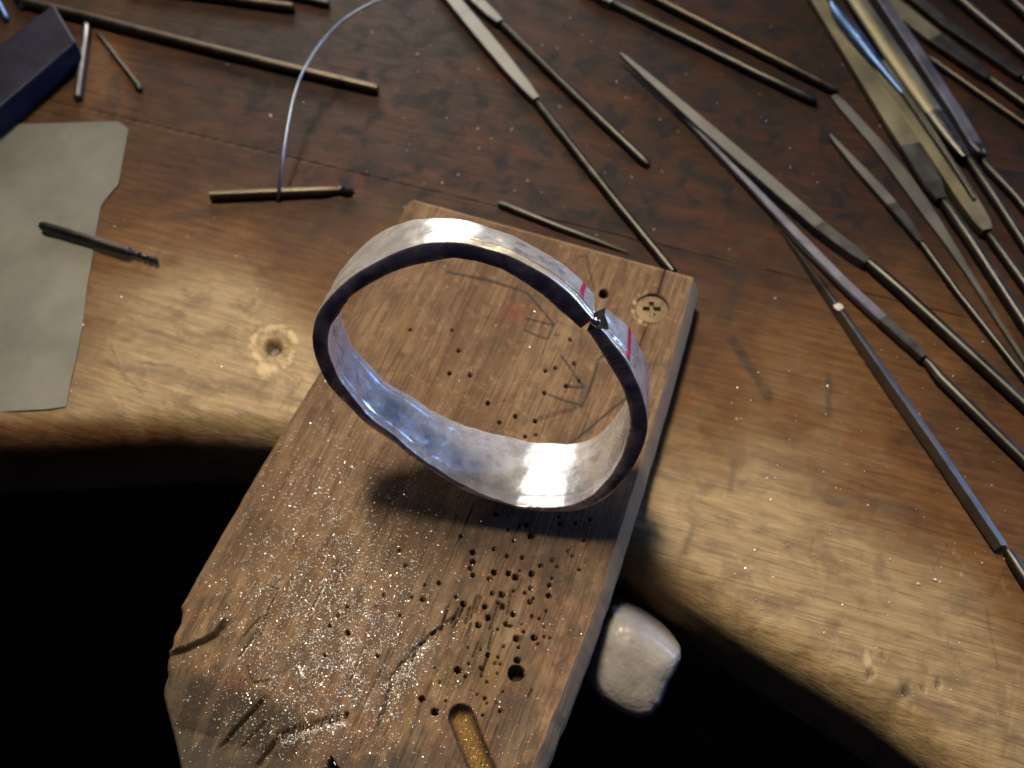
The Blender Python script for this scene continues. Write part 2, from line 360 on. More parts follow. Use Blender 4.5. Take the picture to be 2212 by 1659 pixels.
# scratches
for i in range(60):
    cx = random.uniform(1500, 2230); cy = random.uniform(1150, 1680); a_ = random.choice([1.05, 1.9, 0.55, 2.2]) + random.gauss(0, 0.2); l_ = random.uniform(12, 70)
    if i < 26: cx, cy = random.uniform(230, 680), random.uniform(640, 900)
    x0, y0, x1, y1 = cx - l_ * math.cos(a_), cy - l_ * math.sin(a_), cx + l_ * math.cos(a_), cy + l_ * math.sin(a_)
    sel = (px > min(x0, x1) - 8) & (px < max(x0, x1) + 8) & (py > min(y0, y1) - 8) & (py < max(y0, y1) + 8)
    dd, _ = dist_poly(px[sel], py[sel], [(x0, y0), (x1, y1)])
    if random.random() < 0.6: raw[sel] = np.maximum(raw[sel], 0.15 * (1 - smooth(1.0, 3.2, dd)))
    else: ink[sel] = np.maximum(ink[sel], 0.5 * (1 - smooth(1.0, 3.0, dd)))
dz += 0.35 * (fbm(BV[:, 0] / 6, BV[:, 1] / 6, 21, 4) - 0.5) * np.exp(-np.clip(tt, 0, None) / 12)
dz += 1.2 * (fbm(BV[:, 0] / 9, BV[:, 1] / 9, 22, 3) - 0.5) * np.exp(-((tt + 3) / 5) ** 2)
mask[:, 1] = np.clip(ink, 0, 1) * vis; mask[:, 2] = np.clip(raw, 0, 1) * vis
BV[:, 2] += dz * (BV[:, 2] > -11)
bench = empty('workbench', (0, 200, 0))
tag(bench, 'old stained wooden workbench with a worn, rounded, curved front edge', 'workbench')
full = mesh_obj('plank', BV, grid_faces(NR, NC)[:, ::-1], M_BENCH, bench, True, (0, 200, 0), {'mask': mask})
jn = Vector((-(J1 - J0)[1], (J1 - J0)[0], 0)).normalized()
for sgn, ob in ((1, None), (-1, None)):
    me = full.data if sgn == 1 else full.data.copy()
    ob = full if sgn == 1 else link(bpy.data.objects.new('plank', me), bench)
    ob['_s'] = sgn
planks = [o for o in bench.children]
for ob in planks:
    s = ob['_s']; del ob['_s']
    bm = bmesh.new(); bm.from_mesh(ob.data)
    co = (Vector(J0) - Vector((0, 200, 0))) * MM + jn * (0.00005 * s)
    r = bmesh.ops.bisect_plane(bm, geom=bm.verts[:] + bm.edges[:] + bm.faces[:], plane_co=co, plane_no=jn * s, clear_inner=True)
    ed = [e for e in r['geom_cut'] if isinstance(e, bmesh.types.BMEdge)]
    ex = bmesh.ops.extrude_edge_only(bm, edges=ed)
    vs = [v for v in ex['geom'] if isinstance(v, bmesh.types.BMVert)]
    bmesh.ops.translate(bm, verts=vs, vec=(0, 0, -0.0012))
    bm.to_mesh(ob.data); bm.free(); ob.data.update()

# ------------------------------------------------------------------ bench pin (the board that sticks out over the gap)
A0 = at(885, 425, PIN_Z); A1 = at(1517, 601, PIN_Z)
EU = (A1 - A0); WID = np.linalg.norm(EU); EU = EU / WID; EV = np.array([EU[1], -EU[0], 0.0])        # u across, v towards the viewer
def to_uv(pts): 
    Q = at([p[0] for p in pts], [p[1] for p in pts], PIN_Z) - A0; return Q @ EU, Q @ EV
left_px = [(885, 425), (690, 800), (560, 1010), (470, 1165), (388, 1308), (392, 1322), (388, 1345), (374, 1372), (372, 1392), (362, 1405), (357, 1440), (358, 1455), (348, 1478), (345, 1494), (352, 1540), (363, 1600), (376, 1660), (395, 1760), (410, 1830)]
right_px = [(1517, 601), (1480, 745), (1418, 965), (1345, 1205), (1290, 1370), (1240, 1500), (1185, 1640), (1150, 1740), (1115, 1830)]
lu, lv = to_uv(left_px); ru, rv = to_uv(right_px); o_ = np.argsort(rv); ru, rv = ru[o_], rv[o_]; o_ = np.argsort(lv); lu, lv = lu[o_], lv[o_]
VMAX = 134.0; NV, NU = 860, 400
vv = np.linspace(0, VMAX, NV); 
Lq = np.interp(vv, lv, lu) ; Rq = np.interp(vv, rv, ru)
Lq += 0.25 * (fbm(vv / 2.5, vv * 0, 3, 3) - 0.5) * smooth(60, 80, vv); Rq += 0.3 * (fbm(vv / 3.0, vv * 0, 4, 3) - 0.5)
# rounded back corners
Lq += 0.6 * (1 - smooth(0, 1.5, vv)); Rq -= 0.7 * (1 - np.sqrt(np.clip(1 - (1 - np.clip(vv / 0.9, 0, 1)) ** 2, 0, 1)))
s_ = np.linspace(0, 1, NU); s_ = np.unique(np.r_[np.linspace(0, 0.955, NU - 40), np.linspace(0.955, 1, 41)])
UU = Lq[:, None] * (1 - s_) + Rq[:, None] * s_; VV = np.repeat(vv[:, None], NU, 1)
PX_, PY_ = proj((A0 + UU[..., None] * EU + VV[..., None] * EV).reshape(-1, 3))
u = UU.ravel(); v = VV.ravel(); px, py = PX_, PY_
dl = (UU - Lq[:, None]).ravel(); dr = (Rq[:, None] - UU).ravel()
h = np.zeros(len(u)); ink = np.zeros(len(u)); dirt = np.zeros(len(u)); gold = np.zeros(len(u)); red = np.zeros(len(u)); raw = np.zeros(len(u)); deep = np.zeros(len(u))
h -= 0.7 * (1 - np.clip(dl / 0.8, 0, 1)) ** 2 + 4.4 * (1 - np.clip(dr / 1.75, 0, 1)) ** 1.12 + 0.6 * (1 - np.clip(v / 0.9, 0, 1)) ** 2
raw += 0.65 * (1 - smooth(1.5, 1.95, dr)) + 0.25 * (1 - smooth(0.4, 1.2, v)); dirt += 0.15 * (1 - smooth(0.8, 2.2, dl))
h += 0.18 * (fbm(u / 7, v / 20, 31, 3) - 0.5) + 0.05 * (fbm(u / 0.5, v / 8, 32, 3) - 0.5)
gr = smooth(70, 100, v); h += 0.10 * gr * (fbm(u / 0.35, v / 9, 33, 3) - 0.5)
def local(cx, cy, R):
    return np.nonzero((np.abs(px - cx) < R) & (np.abs(py - cy) < R))[0]
def add_hole(cx, cy, r, depth=None, fill=0.5):
    i = local(cx, cy, r * 1.6 + 3)
    q = np.hypot(px[i] - cx, (py[i] - cy) * 1.06) * (1 + 0.12 * (fbm(px[i] / 5, py[i] / 5, 6, 2) - 0.5))
    k_ = 1 - smooth(r * 0.82, r * 1.08, q); dp = min(2.6, 0.28 * r) if depth is None else depth
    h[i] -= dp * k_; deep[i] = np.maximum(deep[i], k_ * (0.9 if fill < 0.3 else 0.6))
    if fill > 0: gold[i] = np.maximum(gold[i], k_ * fill)
def groove(pts, w, depth, fill_gold=0.0, dk=0.5, sharp=False, dirty=0.0):
    xs = [p[0] for p in pts]; ys = [p[1] for p in pts]
    i = np.nonzero((px > min(xs) - 2 * w - 2) & (px < max(xs) + 2 * w + 2) & (py > min(ys) - 2 * w - 2) & (py < max(ys) + 2 * w + 2))[0]
    d, f = dist_poly(px[i], py[i], pts)
    k_ = np.clip(1 - d / w, 0, 1) if sharp else np.sqrt(np.clip(1 - (d / w) ** 2, 0, 1))
    k_ = k_ * (0.35 + 0.65 * smooth(0, 0.12, np.minimum(f, 1 - f) + 0.03)) if len(pts) > 1 else k_
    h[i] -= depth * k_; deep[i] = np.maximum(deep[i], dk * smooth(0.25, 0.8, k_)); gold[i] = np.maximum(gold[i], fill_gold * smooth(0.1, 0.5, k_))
    dirt[i] = np.maximum(dirt[i], dirty * (1 - smooth(w, w * 1.8, d)))
S_ = 2212 / 2500.0
def z6(x, y): return ((960 + x / 2.989) * S_, (1200 + y / 2.989) * S_)
def z5(x, y): return ((360 + x / 3.456) * S_, (1395 + y / 3.456) * S_)
def z7(x, y): return ((860 + x / 3.456) * S_, (1450 + y / 3.456) * S_)
def z9(x, y): return ((980 + x / 3.95) * S_, (600 + y / 3.95) * S_)
def zB(x, y): return ((1200 + x / 4.424) * S_, (560 + y / 4.424) * S_)
def zD(x, y): return ((1200 + x / 4.424) * S_, (900 + y / 4.424) * S_)
H6 = [(745,170,18),(1205,185,10),(1210,240,14),(1325,235,11),(1430,205,13),(1390,360,12),(490,325,16),(1005,325,26),(880,360,14),(915,250,14),(965,245,18),(835,280,10),(735,420,18),(580,445,22),(580,515,24),(565,560,20),(580,610,18),(830,470,18),(940,482,18),(1160,500,18),(1075,543,18),(1275,435,14),(1305,470,12),(1197,550,13),(1357,570,10),(1160,632,12),(1140,685,18),(1135,760,22),(735,590,24),(700,635,18),(840,597,22),(890,625,26),(1008,600,24),(922,577,12),(1000,705,18),(960,740,14),(880,725,12),(720,742,18),(790,752,26),(770,810,18),(795,840,26),(668,840,22),(455,770,14),(510,820,24),(335,668,18),(215,785,22),(135,772,12),(230,678,10),(995,805,20),(1020,780,12),(875,893,22),(690,918,24),(620,970,24),(1010,910,14),(1068,925,12),(1117,868,12),(1100,983,12),(950,1020,12),(825,965,22),(857,980,14),(935,965,10),(760,1000,12),(900,1070,26),(1028,1065,24),(1055,1110,12),(1100,1060,12),(1142,1063,13),(805,1125,13),(915,1135,13),(545,1135,12),(637,1148,10),(688,1190,16),(765,1205,10),(740,1250,12),(780,1258,14),(640,1285,16),(645,1345,14),(760,1325,12),(525,1347,15),(470,1300,30),(550,1250,12),(300,1282,10),(683,1388,12),(340,1388,12),(905,1230,26),(610,1478,12),(668,1508,14),(683,1540,12),(750,1538,10),(800,1458,10),(208,1510,26),(303,1605,30),(385,1525,12),(785,1600,18),(653,1630,10),(45,430,12),(92,540,16),(48,905,10)]
for x, y, r in H6: X, Y = z6(x, y); add_hole(X, Y, max(3.2, r / 2.989 * S_ * 0.95), fill=0.55 if r > 13 else 0.0)
X, Y = z6(897, 1325); add_hole(X, Y, 18.5, 3.2, 0.35)
for x, y, r in [(85,810,16),(485,815,16),(553,1010,20),(465,1232,18),(665,1248,20),(835,1518,22),(1100,1645,20),(1380,1420,20),(1590,1355,20),(1710,1305,14),(1390,1208,18),(1485,1178,18),(1668,1135,20),(1628,905,18)]:
    X, Y = z9(x, y); add_hole(X, Y, r / 3.95 * S_ * 1.05, 1.6, 0.0)
X, Y = z9(1950, 460); add_hole(X, Y, 10.5, 2.6, 0.0)
for x, y, r in [(85,580,22),(470,570,22),(365,735,20),(480,715,20)]: X, Y = zD(x, y); add_hole(X, Y, r / 4.424 * S_, 1.5, 0.0)
for x, y, r in [(1990,200,14),(1935,300,16),(1610,375,18),(1690,300,16),(1690,520,26),(1540,460,20),(1495,710,16),(1945,710,18),(1645,765,12),(2130,370,12)]:
    X, Y = z5(x, y); add_hole(X, Y, r / 3.456 * S_, None, 0.6)
# rounded channel at the front, full of metal dust
ch = [(996, 1548), (1017, 1603), (1042, 1662), (1085, 1765)]
dirt_ch, f_ = dist_poly(px, py, ch)
kk = np.sqrt(np.clip(1 - (dirt_ch / 29) ** 2, 0, 1)); h -= 2.6 * kk; gold = np.maximum(gold, 0.9 * (1 - smooth(15, 24, dirt_ch))); dirt = np.maximum(dirt, 0.5 * (1 - smooth(24, 34, dirt_ch)))
# broken step in the surface: lower on its right
st = [(985, 1325), (960, 1345), (935, 1362), (904, 1390), (893, 1402), (870, 1430), (862, 1440), (845, 1455), (837, 1500), (818, 1552)]
dst, fst = dist_poly(px, py, st)
yy = np.interp(py, [p[1] for p in st], [p[0] for p in st]) + 5 * (fbm(py / 9, px * 0, 12, 3) - 0.5) * 2
side = px - yy
inside = smooth(1310, 1345, py) * (1 - smooth(1540, 1600, py))
h -= 0.5 * inside * smooth(-1.5, 2.5, side) * np.exp(-np.clip(side, 0, None) / 95.0)
deep = np.maximum(deep, 0.45 * inside * np.exp(-((side - 3) / 5) ** 2)); gold = np.maximum(gold, 0.35 * inside * np.exp(-((side - 16) / 14) ** 2))
# carved, dirty front-left corner
cl = np.clip((py - (1405 + 0.30 * (px - 360))) / 150.0, 0, 1) * (1 - smooth(560, 760, px + 0.1 * (py - 1400)))
h -= 3.6 * cl ** 1.3
dirt = np.maximum(dirt, 0.92 * smooth(0.02, 0.4, cl + 0.12 * (fbm(px / 25, py / 25, 48, 3) - 0.5))); h -= 0.5 * cl * (fbm(px / 60, py / 35, 49, 4) - 0.5)
dirt = np.maximum(dirt, 0.75 * smooth(1590, 1640, py + 0.06 * (px - 700)) * (1 - smooth(930, 1000, px)) * smooth(0.3, 0.6, fbm(px / 40, py / 25, 15, 3) + 0.15))
dirt = np.maximum(dirt, 0.55 * np.exp(-(((px - 1010) / 110) ** 2 + ((py - 1160) / 52) ** 2)) * 1.3 * smooth(0.25, 0.6, fbm(px / 30, py / 30, 16, 3)))
dirt = np.maximum(dirt, 0.75 * np.exp(-(((px - 930) / 60) ** 2 + ((py - 1110) / 40) ** 2)))
dirt = np.maximum(dirt, 0.45 * np.exp(-(((px - 880) / 130) ** 2 + ((py - 1220) / 60) ** 2)))
dirt = np.maximum(dirt, 0.35 * np.exp(-(((px - 851) / 22) ** 2 + ((py - 644) / 20) ** 2)))
groove([z5(150, 705), z5(330, 655), z5(480, 585), z5(580, 530), z5(650, 430)], 9, 1.5, 0, 0.25, True, 0.5)
for a, b, w, dp in [((540,1450),(990,1060),7,0.9),((720,1460),(1000,1230),4,0.5),((780,720),(900,560),5,0.6),((900,560),(1110,170),4,0.4),((800,560),(960,380),4,0.4),((940,560),(1040,290),4,0.4),((1390,330),(1500,110),4,0.5),((1700,980),(1830,650),4,0.5),((850,800),(880,920),4,0.5),((880,940),(1030,920),4,0.4),((880,1600),(1060,1400),9,1.1),((1040,130),(1110,150),3,0.3)]:
    groove([z5(*a), z5(*b)], w, dp, 0.3, 0.6, True, 0.3)
for i in range(20):                               # saw-tooth nicks
    x = 1080 + i * 32; y = 1400 - (x - 1080) * 0.27 + random.uniform(-15, 15); x += random.uniform(-10, 10)
    groove([z5(x, y), z5(x + 12, y - 48 - random.uniform(0, 25))], 3.4, 0.9, 0.2, 0.9, True)
for a, b in [((400,840),(345,1010)),((520,830),(430,990)),((480,850),(420,960)),((560,840),(525,960)),((610,760),(560,930)),((640,760),(590,900)),((620,1100),(575,1210)),((725,1000),(690,1150)),((700,1180),(640,1335)),((570,950),(530,1060)),((310,1020),(270,1040)),((230,1090),(190,1130)),((160,1180),(120,1250)),((70,1230),(30,1290)),((1010,1440),(985,1500)),((860,730),(830,900)),((760,830),(700,1010))]:
    groove([z6(*a), z6(*b)], 3.2, 0.9, 0.1, 0.85, True)
for i in range(70):                               # fine splits along the grain on the right half
    uu = random.uniform(34, 56); v0 = random.uniform(60, 108); l_ = random.uniform(4, 16)
    p0 = proj(A0 + uu * EU + v0 * EV); p1 = proj(A0 + (uu + random.uniform(-.2, .2)) * EU + (v0 + l_) * EV)
    groove([(float(p0[0]), float(p0[1])), (float(p1[0]), float(p1[1]))], 1.7, 0.22, 0, 0.45, True)
# cracks through the screw
groove([zB(1892, 395), zB(1840, 560), zB(1795, 720)], 3.0, 0.8, 0, 0.9, True); groove([zB(1690, 1030), zB(1640, 1150), zB(1590, 1290)], 2.8, 0.7, 0, 0.9, True)
# screw seat
SX, SY = zB(1735, 850)
q = np.hypot(px - SX, (py - SY) * 1.14); kk = 1 - smooth(33.5, 35.5, q); h -= 1.3 * kk; dirt = np.maximum(dirt, 0.8 * (1 - smooth(34, 40, q)))
raw = np.maximum(raw, 0.7 * (1 - smooth(3, 8, np.abs(q - 40))) * (px < SX - 12) * smooth(0.4, 0.6, fbm(px / 8, py / 8, 17, 2)))
# pencil lines
def pencil(fn, pts, w=3.2, s=1.0):
    global ink
    w *= 0.74; s *= 0.82
    P = [fn(*p) for p in pts]; d, f = dist_poly(px, py, P)
    ink = np.maximum(ink, s * (1 - smooth(w * 0.7, w * 1.5, d)) * (0.6 + 0.6 * fbm(px / 6, py / 6, 18, 2)))
pencil(z9, [(450,255),(620,290),(820,330),(1040,395),(1220,460),(1330,590),(1470,760)], 3.6)
pencil(z9, [(1280,480),(1350,500)], 2.6, .6); pencil(z9, [(1200,700),(1340,735),(1470,765),(1410,900),(1290,860),(1190,815)])
pencil(z9, [(1540,1060),(1640,1200),(1760,1370),(1590,1358)], 3.4); pencil(z9, [(1960,1050),(1900,1100),(1860,1250),(1790,1450),(1740,1540),(1560,1490),(1430,1440)], 3.6)
pencil(z9, [(1770,1360),(1740,1540)], 8, .55); pencil(z9, [(1740,1540),(1500,1620),(1280,1680)], 6, .6); pencil(z9, [(1750,780),(1720,960)], 4, .5)
pencil(z9, [(1680,170),(1700,105),(1790,95),(1810,230),(1860,420)], 3.6, .75); pencil(zD, [(1440,330),(1250,480),(1080,630),(950,730),(840,820)], 3.2)
pencil(z9, [(1495,860),(1510,865)], 4, .8)
red = np.maximum(red, 0.40 * np.exp(-(((px - z9(1080, 640)[0]) / 32) ** 2 + ((py - z9(1080, 640)[1]) / 24) ** 2))); 
for x, y, rr in [(990,1495,10),(1560,1600,16)]: X, Y = z9(x, y); red = np.maximum(red, 0.6 * np.exp(-(((px - X) / rr) ** 2 + ((py - Y) / 4) ** 2)))
X, Y = z7(665, 1290); red = np.maximum(red, 0.6 * np.exp(-(((px - X) / 9) ** 2 + ((py - Y) / 8) ** 2)))
gold = np.maximum(gold, 0.7 * np.exp(-((((px - 873) + 0.45 * (py - 692)) / 7) ** 2 + ((py - 692) / 26) ** 2)))
gold = np.maximum(gold, 0.6 * smooth(0.45, 0.7, fbm(u / 2.2, v / 20, 40, 3)) * smooth(1380, 1440, py) * (1 - smooth(1560, 1600, py)) * smooth(850, 900, px) * (1 - smooth(1150, 1200, px)))
dirt = np.maximum(dirt, 0.42 * smooth(0.46, 0.68, fbm(u / 2.4, v / 11, 45, 5)) * smooth(980, 1180, py))
dirt = np.maximum(dirt, 0.50 * smooth(0.48, 0.62, fbm(u / 1.1, v / 2.0, 46, 5)) * smooth(1050, 1250, py))
raw = np.maximum(raw, 0.10 * smooth(0.55, 0.7, fbm(u / 1.6, v / 9, 47, 4)) * smooth(1000, 1200, py))
red = np.maximum(red, 0.08 * smooth(0.4, 0.7, fbm(px / 80, py / 60, 41, 3)) * smooth(1050, 1250, py))
PZ = PIN_Z + h
PV = A0 + u[:, None] * EU + v[:, None] * EV; PV[:, 2] = PZ
F = grid_faces(NV, NU)[:, ::-1]
# V-shaped cut in the front end (its tip is just inside the picture)
NVX, NVY = 716, 1632
fcx = px[F].mean(1); fcy = py[F].mean(1)
notch = (fcy > NVY) & (np.abs(fcx - NVX - 0.05 * (fcy - NVY)) < 0.55 * (fcy - NVY) + 2 + 4 * (fbm(fcx / 12, fcy / 12, 44, 2) - 0.5))
F = F[~notch]
def boundary(F, n):
    E = np.concatenate([F[:, [0, 1]], F[:, [1, 2]], F[:, [2, 3]], F[:, [3, 0]]]); K = np.minimum(E[:, 0], E[:, 1]).astype(np.int64) * n + np.maximum(E[:, 0], E[:, 1])
    _, idx, cnt = np.unique(K, return_index=True, return_counts=True); return E[idx[cnt == 1]]
BE = boundary(F, len(PV)); bv = np.unique(BE)
low = PV[bv].copy(); mp = {int(b): len(PV) + i for i, b in enumerate(bv)}
low[:, 2] = np.interp(v[bv], [0, 60, VMAX], [0.05, 0.05, -2.0])
SF = np.array([[b, a, mp[int(a)], mp[int(b)]] for a, b in BE])
mk = np.stack([ink, dirt, gold, np.ones(len(u))], 1); mk2 = np.stack([red, raw, deep, np.ones(len(u))], 1); pcs = np.stack([u, v, PZ], 1)
mk = np.clip(mk, 0, 1); mk2 = np.clip(mk2, 0, 1)
allV = np.vstack([PV, low]); allF = np.vstack([F, SF])
mkA = np.vstack([mk, mk[bv]]); mk2A = np.vstack([mk2, mk2[bv]]); pcA = np.vstack([pcs, pcs[bv] - np.c_[np.zeros((len(bv), 2)), 9 + 0 * bv]])
o0 = tuple(A0 + 0.5 * WID * EU); o0 = (o0[0], o0[1], 0.0)
pin = empty('bench_pin', o0)
tag(pin, 'scarred wooden bench pin board full of drill holes, screwed to the bench', 'bench pin')
mesh_obj('board', allV, allF, M_PIN, pin, True, o0, {'mask': mkA, 'mask2': mk2A, 'pc': pcA})
# screw: countersunk cross-slot head
sp = at(SX, SY, PIN_Z); NG = 70; R_S = 3.25
g = np.linspace(-1, 1, NG); GX, GY = np.meshgrid(g, g)
r_ = np.maximum(np.abs(GX), np.abs(GY)); th = np.arctan2(GY, GX); XX = r_ * np.cos(th) * R_S; YY = r_ * np.sin(th) * R_S
c_, s__ = math.cos(-0.03), math.sin(-0.03); ax = XX * c_ + YY * s__; ay = -XX * s__ + YY * c_
arm = np.maximum((1 - smooth(0.34, 0.5, np.abs(ax))) * (1 - smooth(1.5, 1.75, np.abs(ay))), (1 - smooth(0.34, 0.5, np.abs(ay))) * (1 - smooth(1.5, 1.75, np.abs(ax))))
ZZ = PIN_Z - 0.45 + 0.25 * (1 - (np.hypot(XX, YY) / R_S) ** 2) - 0.9 * arm
edge_ = np.hypot(XX, YY) > R_S * 0.985; ZZ = np.where(edge_, ZZ - 1.2, ZZ)
mesh_obj('screw', np.stack([sp[0] + XX, sp[1] + YY, ZZ], -1).reshape(-1, 3), grid_faces(NG, NG), M_SCREW, pin, True, o0)
PINTOP = (px.copy(), py.copy(), PZ.copy())

# ------------------------------------------------------------------ the bracelet
RC = np.array([-4.65385507, 79.62234522, -124.04747115]) + CAM
AX = np.array([0.1264902, 0.93308128, -0.33668911]); E1 = np.array([0.99093623, -0.13433312, 0.0]); E2 = np.array([0.0452285, 0.33363744, 0.94161587]); G0 = 0.7235211947178196
ro_ = [21.39,21.54,21.61,21.78,22.08,22.42,22.74,23.0,23.29,23.65,24.07,24.55,25.02,25.43,25.75,26.01,26.25,26.48,26.71,26.94,27.18,27.47,27.84,27.94,27.85,27.71,27.42,26.9,26.26,25.61,24.96,24.28,23.6,22.93,22.35,21.87,21.52,21.03,20.43,19.97,19.58,19.25,18.94,18.59,18.49,18.43,18.24,18.29,18.44,18.82,19.25,19.73,20.23,20.69,21.02,21.6,22.39,23.1,23.73,24.33,24.81,25.2,25.66,25.9,26.06,26.14,26.05,25.84,25.69,25.58,25.45,25.29,25.13,25.01,25.0,25.04,25.07,25.09,25.07,25.03,25.0,24.87,24.54,24.19,23.95,23.75,23.4,23.07,22.88,22.68,22.46,22.25,22.09,21.9,21.6,21.45,21.39]
ri_ = [19.5,19.46,19.36,19.4,19.51,19.71,19.98,20.32,20.74,21.13,21.54,21.97,22.41,22.83,23.2,23.5,23.76,24.08,24.41,24.77,25.12,25.47,25.82,26.24,26.39,26.32,26.1,25.7,25.25,24.79,24.3,23.74,23.0,22.19,21.58,20.99,20.33,19.79,19.43,19.06,18.68,18.31,18.18,18.03,17.85,17.7,17.55,17.5,17.55,17.75,18.08,18.5,18.91,19.19,19.55,19.98,20.35,20.86,21.53,22.07,22.55,23.1,23.51,23.81,23.96,23.97,23.81,23.62,23.54,23.44,23.27,23.1,23.0,22.89,22.73,22.6,22.49,22.45,22.45,22.44,22.4,22.23,21.94,21.65,21.38,21.05,20.66,20.28,19.96,19.68,19.42,19.17,18.92,18.85,18.8,18.8,18.8]
wk = [(0,5.6),(.26,7.6),(.53,8.9),(.74,11.2),(.95,13.6),(1.25,15.0),(1.6,15.3),(1.9,16.2),(2.1,16.2),(2.3,14.9),(2.7,12.7),(3.0,11.8),(3.5,9.8),(3.9,8.8),(4.2,9.2),(4.5,10.8),(4.7,11.2),(4.85,10.2),(5.0,8.2),(5.2,6.4),(5.4,5.1),(5.7,4.7),(6.0,5.1),(6.2832,5.6)]
NP = 900; GAP0, GAP1 = 0.022, 2 * math.pi - 0.022
phi = np.linspace(GAP0, GAP1, NP); pg = np.linspace(0, 2 * math.pi, 97)
def smth(a, n):
    kx = np.hanning(n + 2)[1:-1]; kx /= kx.sum(); return np.convolve(np.pad(a, n // 2, 'edge'), kx, 'valid')[:len(a)]
ro = smth(np.interp(phi, pg, ro_), 15); ri = smth(np.interp(phi, pg, ri_), 15)
w_ = smth(np.interp(phi, [a for a, b in wk], [b for a, b in wk]), 61)
ang = G0 - phi; RD = np.cos(ang)[:, None] * E1 + np.sin(ang)[:, None] * E2
# profile: t along the axis 0 (near rim) .. 1 (far rim); outer face, far rim, inner face, near rim
NT_ = 44
def ham(a, b, s): return fbm(a, b, s, 3) - 0.5
secs = []; tmask = []; tpc = []
arc = np.cumsum(np.r_[0, np.diff(phi)]) * 24
step_on = smooth(5.1, 5.35, phi) + (1 - smooth(0.35, 0.7, phi))            # two-layer step near the cut ends
def endcut(ph, tq):                                                        # ragged, widening cut: phi shift at the two ends
    k0 = (1 - smooth(0.0, 0.09, ph)); k1 = smooth(2 * math.pi - 0.09, 2 * math.pi, ph)
    return k0, k1
tq = np.linspace(0, 1, NT_)
prof = []                                # (surface, t)
prof += [('o', t) for t in tq]; prof += [('f', x) for x in (0.25, 0.5, 0.75)]; prof += [('i', t) for t in tq[::-1]]; prof += [('n', x) for x in (0.14, 0.3, 0.5, 0.7, 0.86)]
V = np.zeros((len(prof), NP, 3)); MK = np.zeros((len(prof), NP, 4)); PC = np.zeros((len(prof), NP, 3)); MK[..., 3] = 1
jit0 = 0.018 * (fbm(tq * 5.0, tq * 0, 3, 3) - 0.4); jit1 = 0.03 * (fbm(tq * 6.0, tq * 0, 8, 3) - 0.4)
k0 = 1 - smooth(0.0, 0.30, phi); k1 = smooth(2 * math.pi - 0.2, 2 * math.pi, phi)
bite = np.interp(tq, [0, .08, .18, .32, .45, .6, .8, 1], [.045, .070, .095, .095, .070, .010, .004, .006]) + 0.012 * (fbm(tq * 14, tq * 0, 4, 3) - 0.5)
for j, (sf, t) in enumerate(prof):
    if sf == 'o':
        step = -0.22 * step_on * (1 - smooth(0.20, 0.235, np.full(NP, t) + 0.05 * (fbm(arc / 5, arc * 0, 5, 2) - 0.5)))
        r = ro - 0.10 * (1 - smooth(0, 0.06, t)) - 0.12 * smooth(0.95, 1, t) + step + 0.16 * ham(arc / 3.2, np.full(NP, t * 3), 50) + 0.25 * ham(arc / 9, np.full(NP, t * 1.2), 51)
        tz = t; MK[j, :, 2] = (1 - smooth(0.2, 0.24, t)) * step_on * 0.9
        MK[j, :, 0] = smooth(0.5, 0.62, fbm(arc / 3.0, np.full(NP, t * 4), 52, 4)) * (0.25 + 0.75 * smooth(5.35, 5.5, phi) * (1 - smooth(5.95, 6.05, phi)))
    elif sf == 'i':
        r = ri - (0.22 + 0.18 * smooth(2.4, 3.0, phi) * (1 - smooth(4.2, 4.6, phi))) * (1 - t) + 0.05 * (1 - smooth(0, 0.05, t)) + 0.10 * smooth(0.95, 1, t) + 0.20 * ham(arc / 2.6, np.full(NP, t * 4), 60) + 0.30 * ham(arc / 6, np.full(NP, t * 1.6), 61) - 0.10 * np.exp(-((t - 0.86) / 0.03) ** 2) + 0.10 * np.exp(-((t - 0.14) / 0.02) ** 2)
        tz = t; MK[j, :, 0] = smooth(0.60, 0.66, fbm(arc / 2.2 + 3, np.full(NP, t * 5), 62, 2)) * 0.9 * np.exp(-((t - 0.45) / 0.3) ** 2) + 0.6 * np.exp(-((t - 0.14) / 0.018) ** 2) * smooth(0.4, 0.6, fbm(arc / 6, arc * 0, 63, 2)) + 0.5 * np.exp(-((t - 0.86) / 0.03) ** 2)
    elif sf == 'f':
        r = (ro - 0.12) * (1 - t) + (ri + 0.10) * t; tz = 1.0; MK[j, :, 1] = 0.3
    else:
        a = t; r = (ri - 0.17 - 0.18 * smooth(2.4, 3.0, phi) * (1 - smooth(4.2, 4.6, phi))) * (1 - a) + (ro - 0.06 - 0.22 * step_on) * a; tz = -0.012 + 0.012 * abs(2 * a - 1) ** 2 * 1.0
        MK[j, :, 1] = 1.0
    wob = 0.16 * ham(arc / 2.3, arc * 0, 70) + 0.32 * ham(arc / 7, arc * 0, 71)
    off = tz * w_ + wob * (1 - (tz if tz > 0 else 0)) * 0.55 + (0.35 * ham(arc / 4, arc * 0, 73)) * max(tz, 0)
    rr_ = np.clip((r - ri) / (ro - ri), 0, 1)
    tt_ = max(tz, 0)
    e0 = 0.3 * np.interp(tt_, tq, jit0) + np.interp(tt_, tq, bite) * rr_ + 0.050 * tt_; e1 = np.interp(tt_, tq, jit1) * 0.4 + 0.010 * rr_ + 0.034 * tt_
    ph2 = phi + k0 * e0 - k1 * e1
    an2 = G0 - ph2; RD2 = np.cos(an2)[:, None] * E1 + np.sin(an2)[:, None] * E2
    V[j] = RC + RD2 * r[:, None] + off[:, None] * AX
    PC[j] = np.stack([arc, np.full(NP, tz * 12.0), r], 1)
nP = len(prof)
idx = np.arange(nP)[:, None] * NP + np.arange(NP - 1)[None, :]; nx = (np.arange(nP)[:, None] + 1) % nP * NP + np.arange(NP - 1)[None, :]
F = np.stack([idx, idx + 1, nx + 1, nx], -1).reshape(-1, 4)
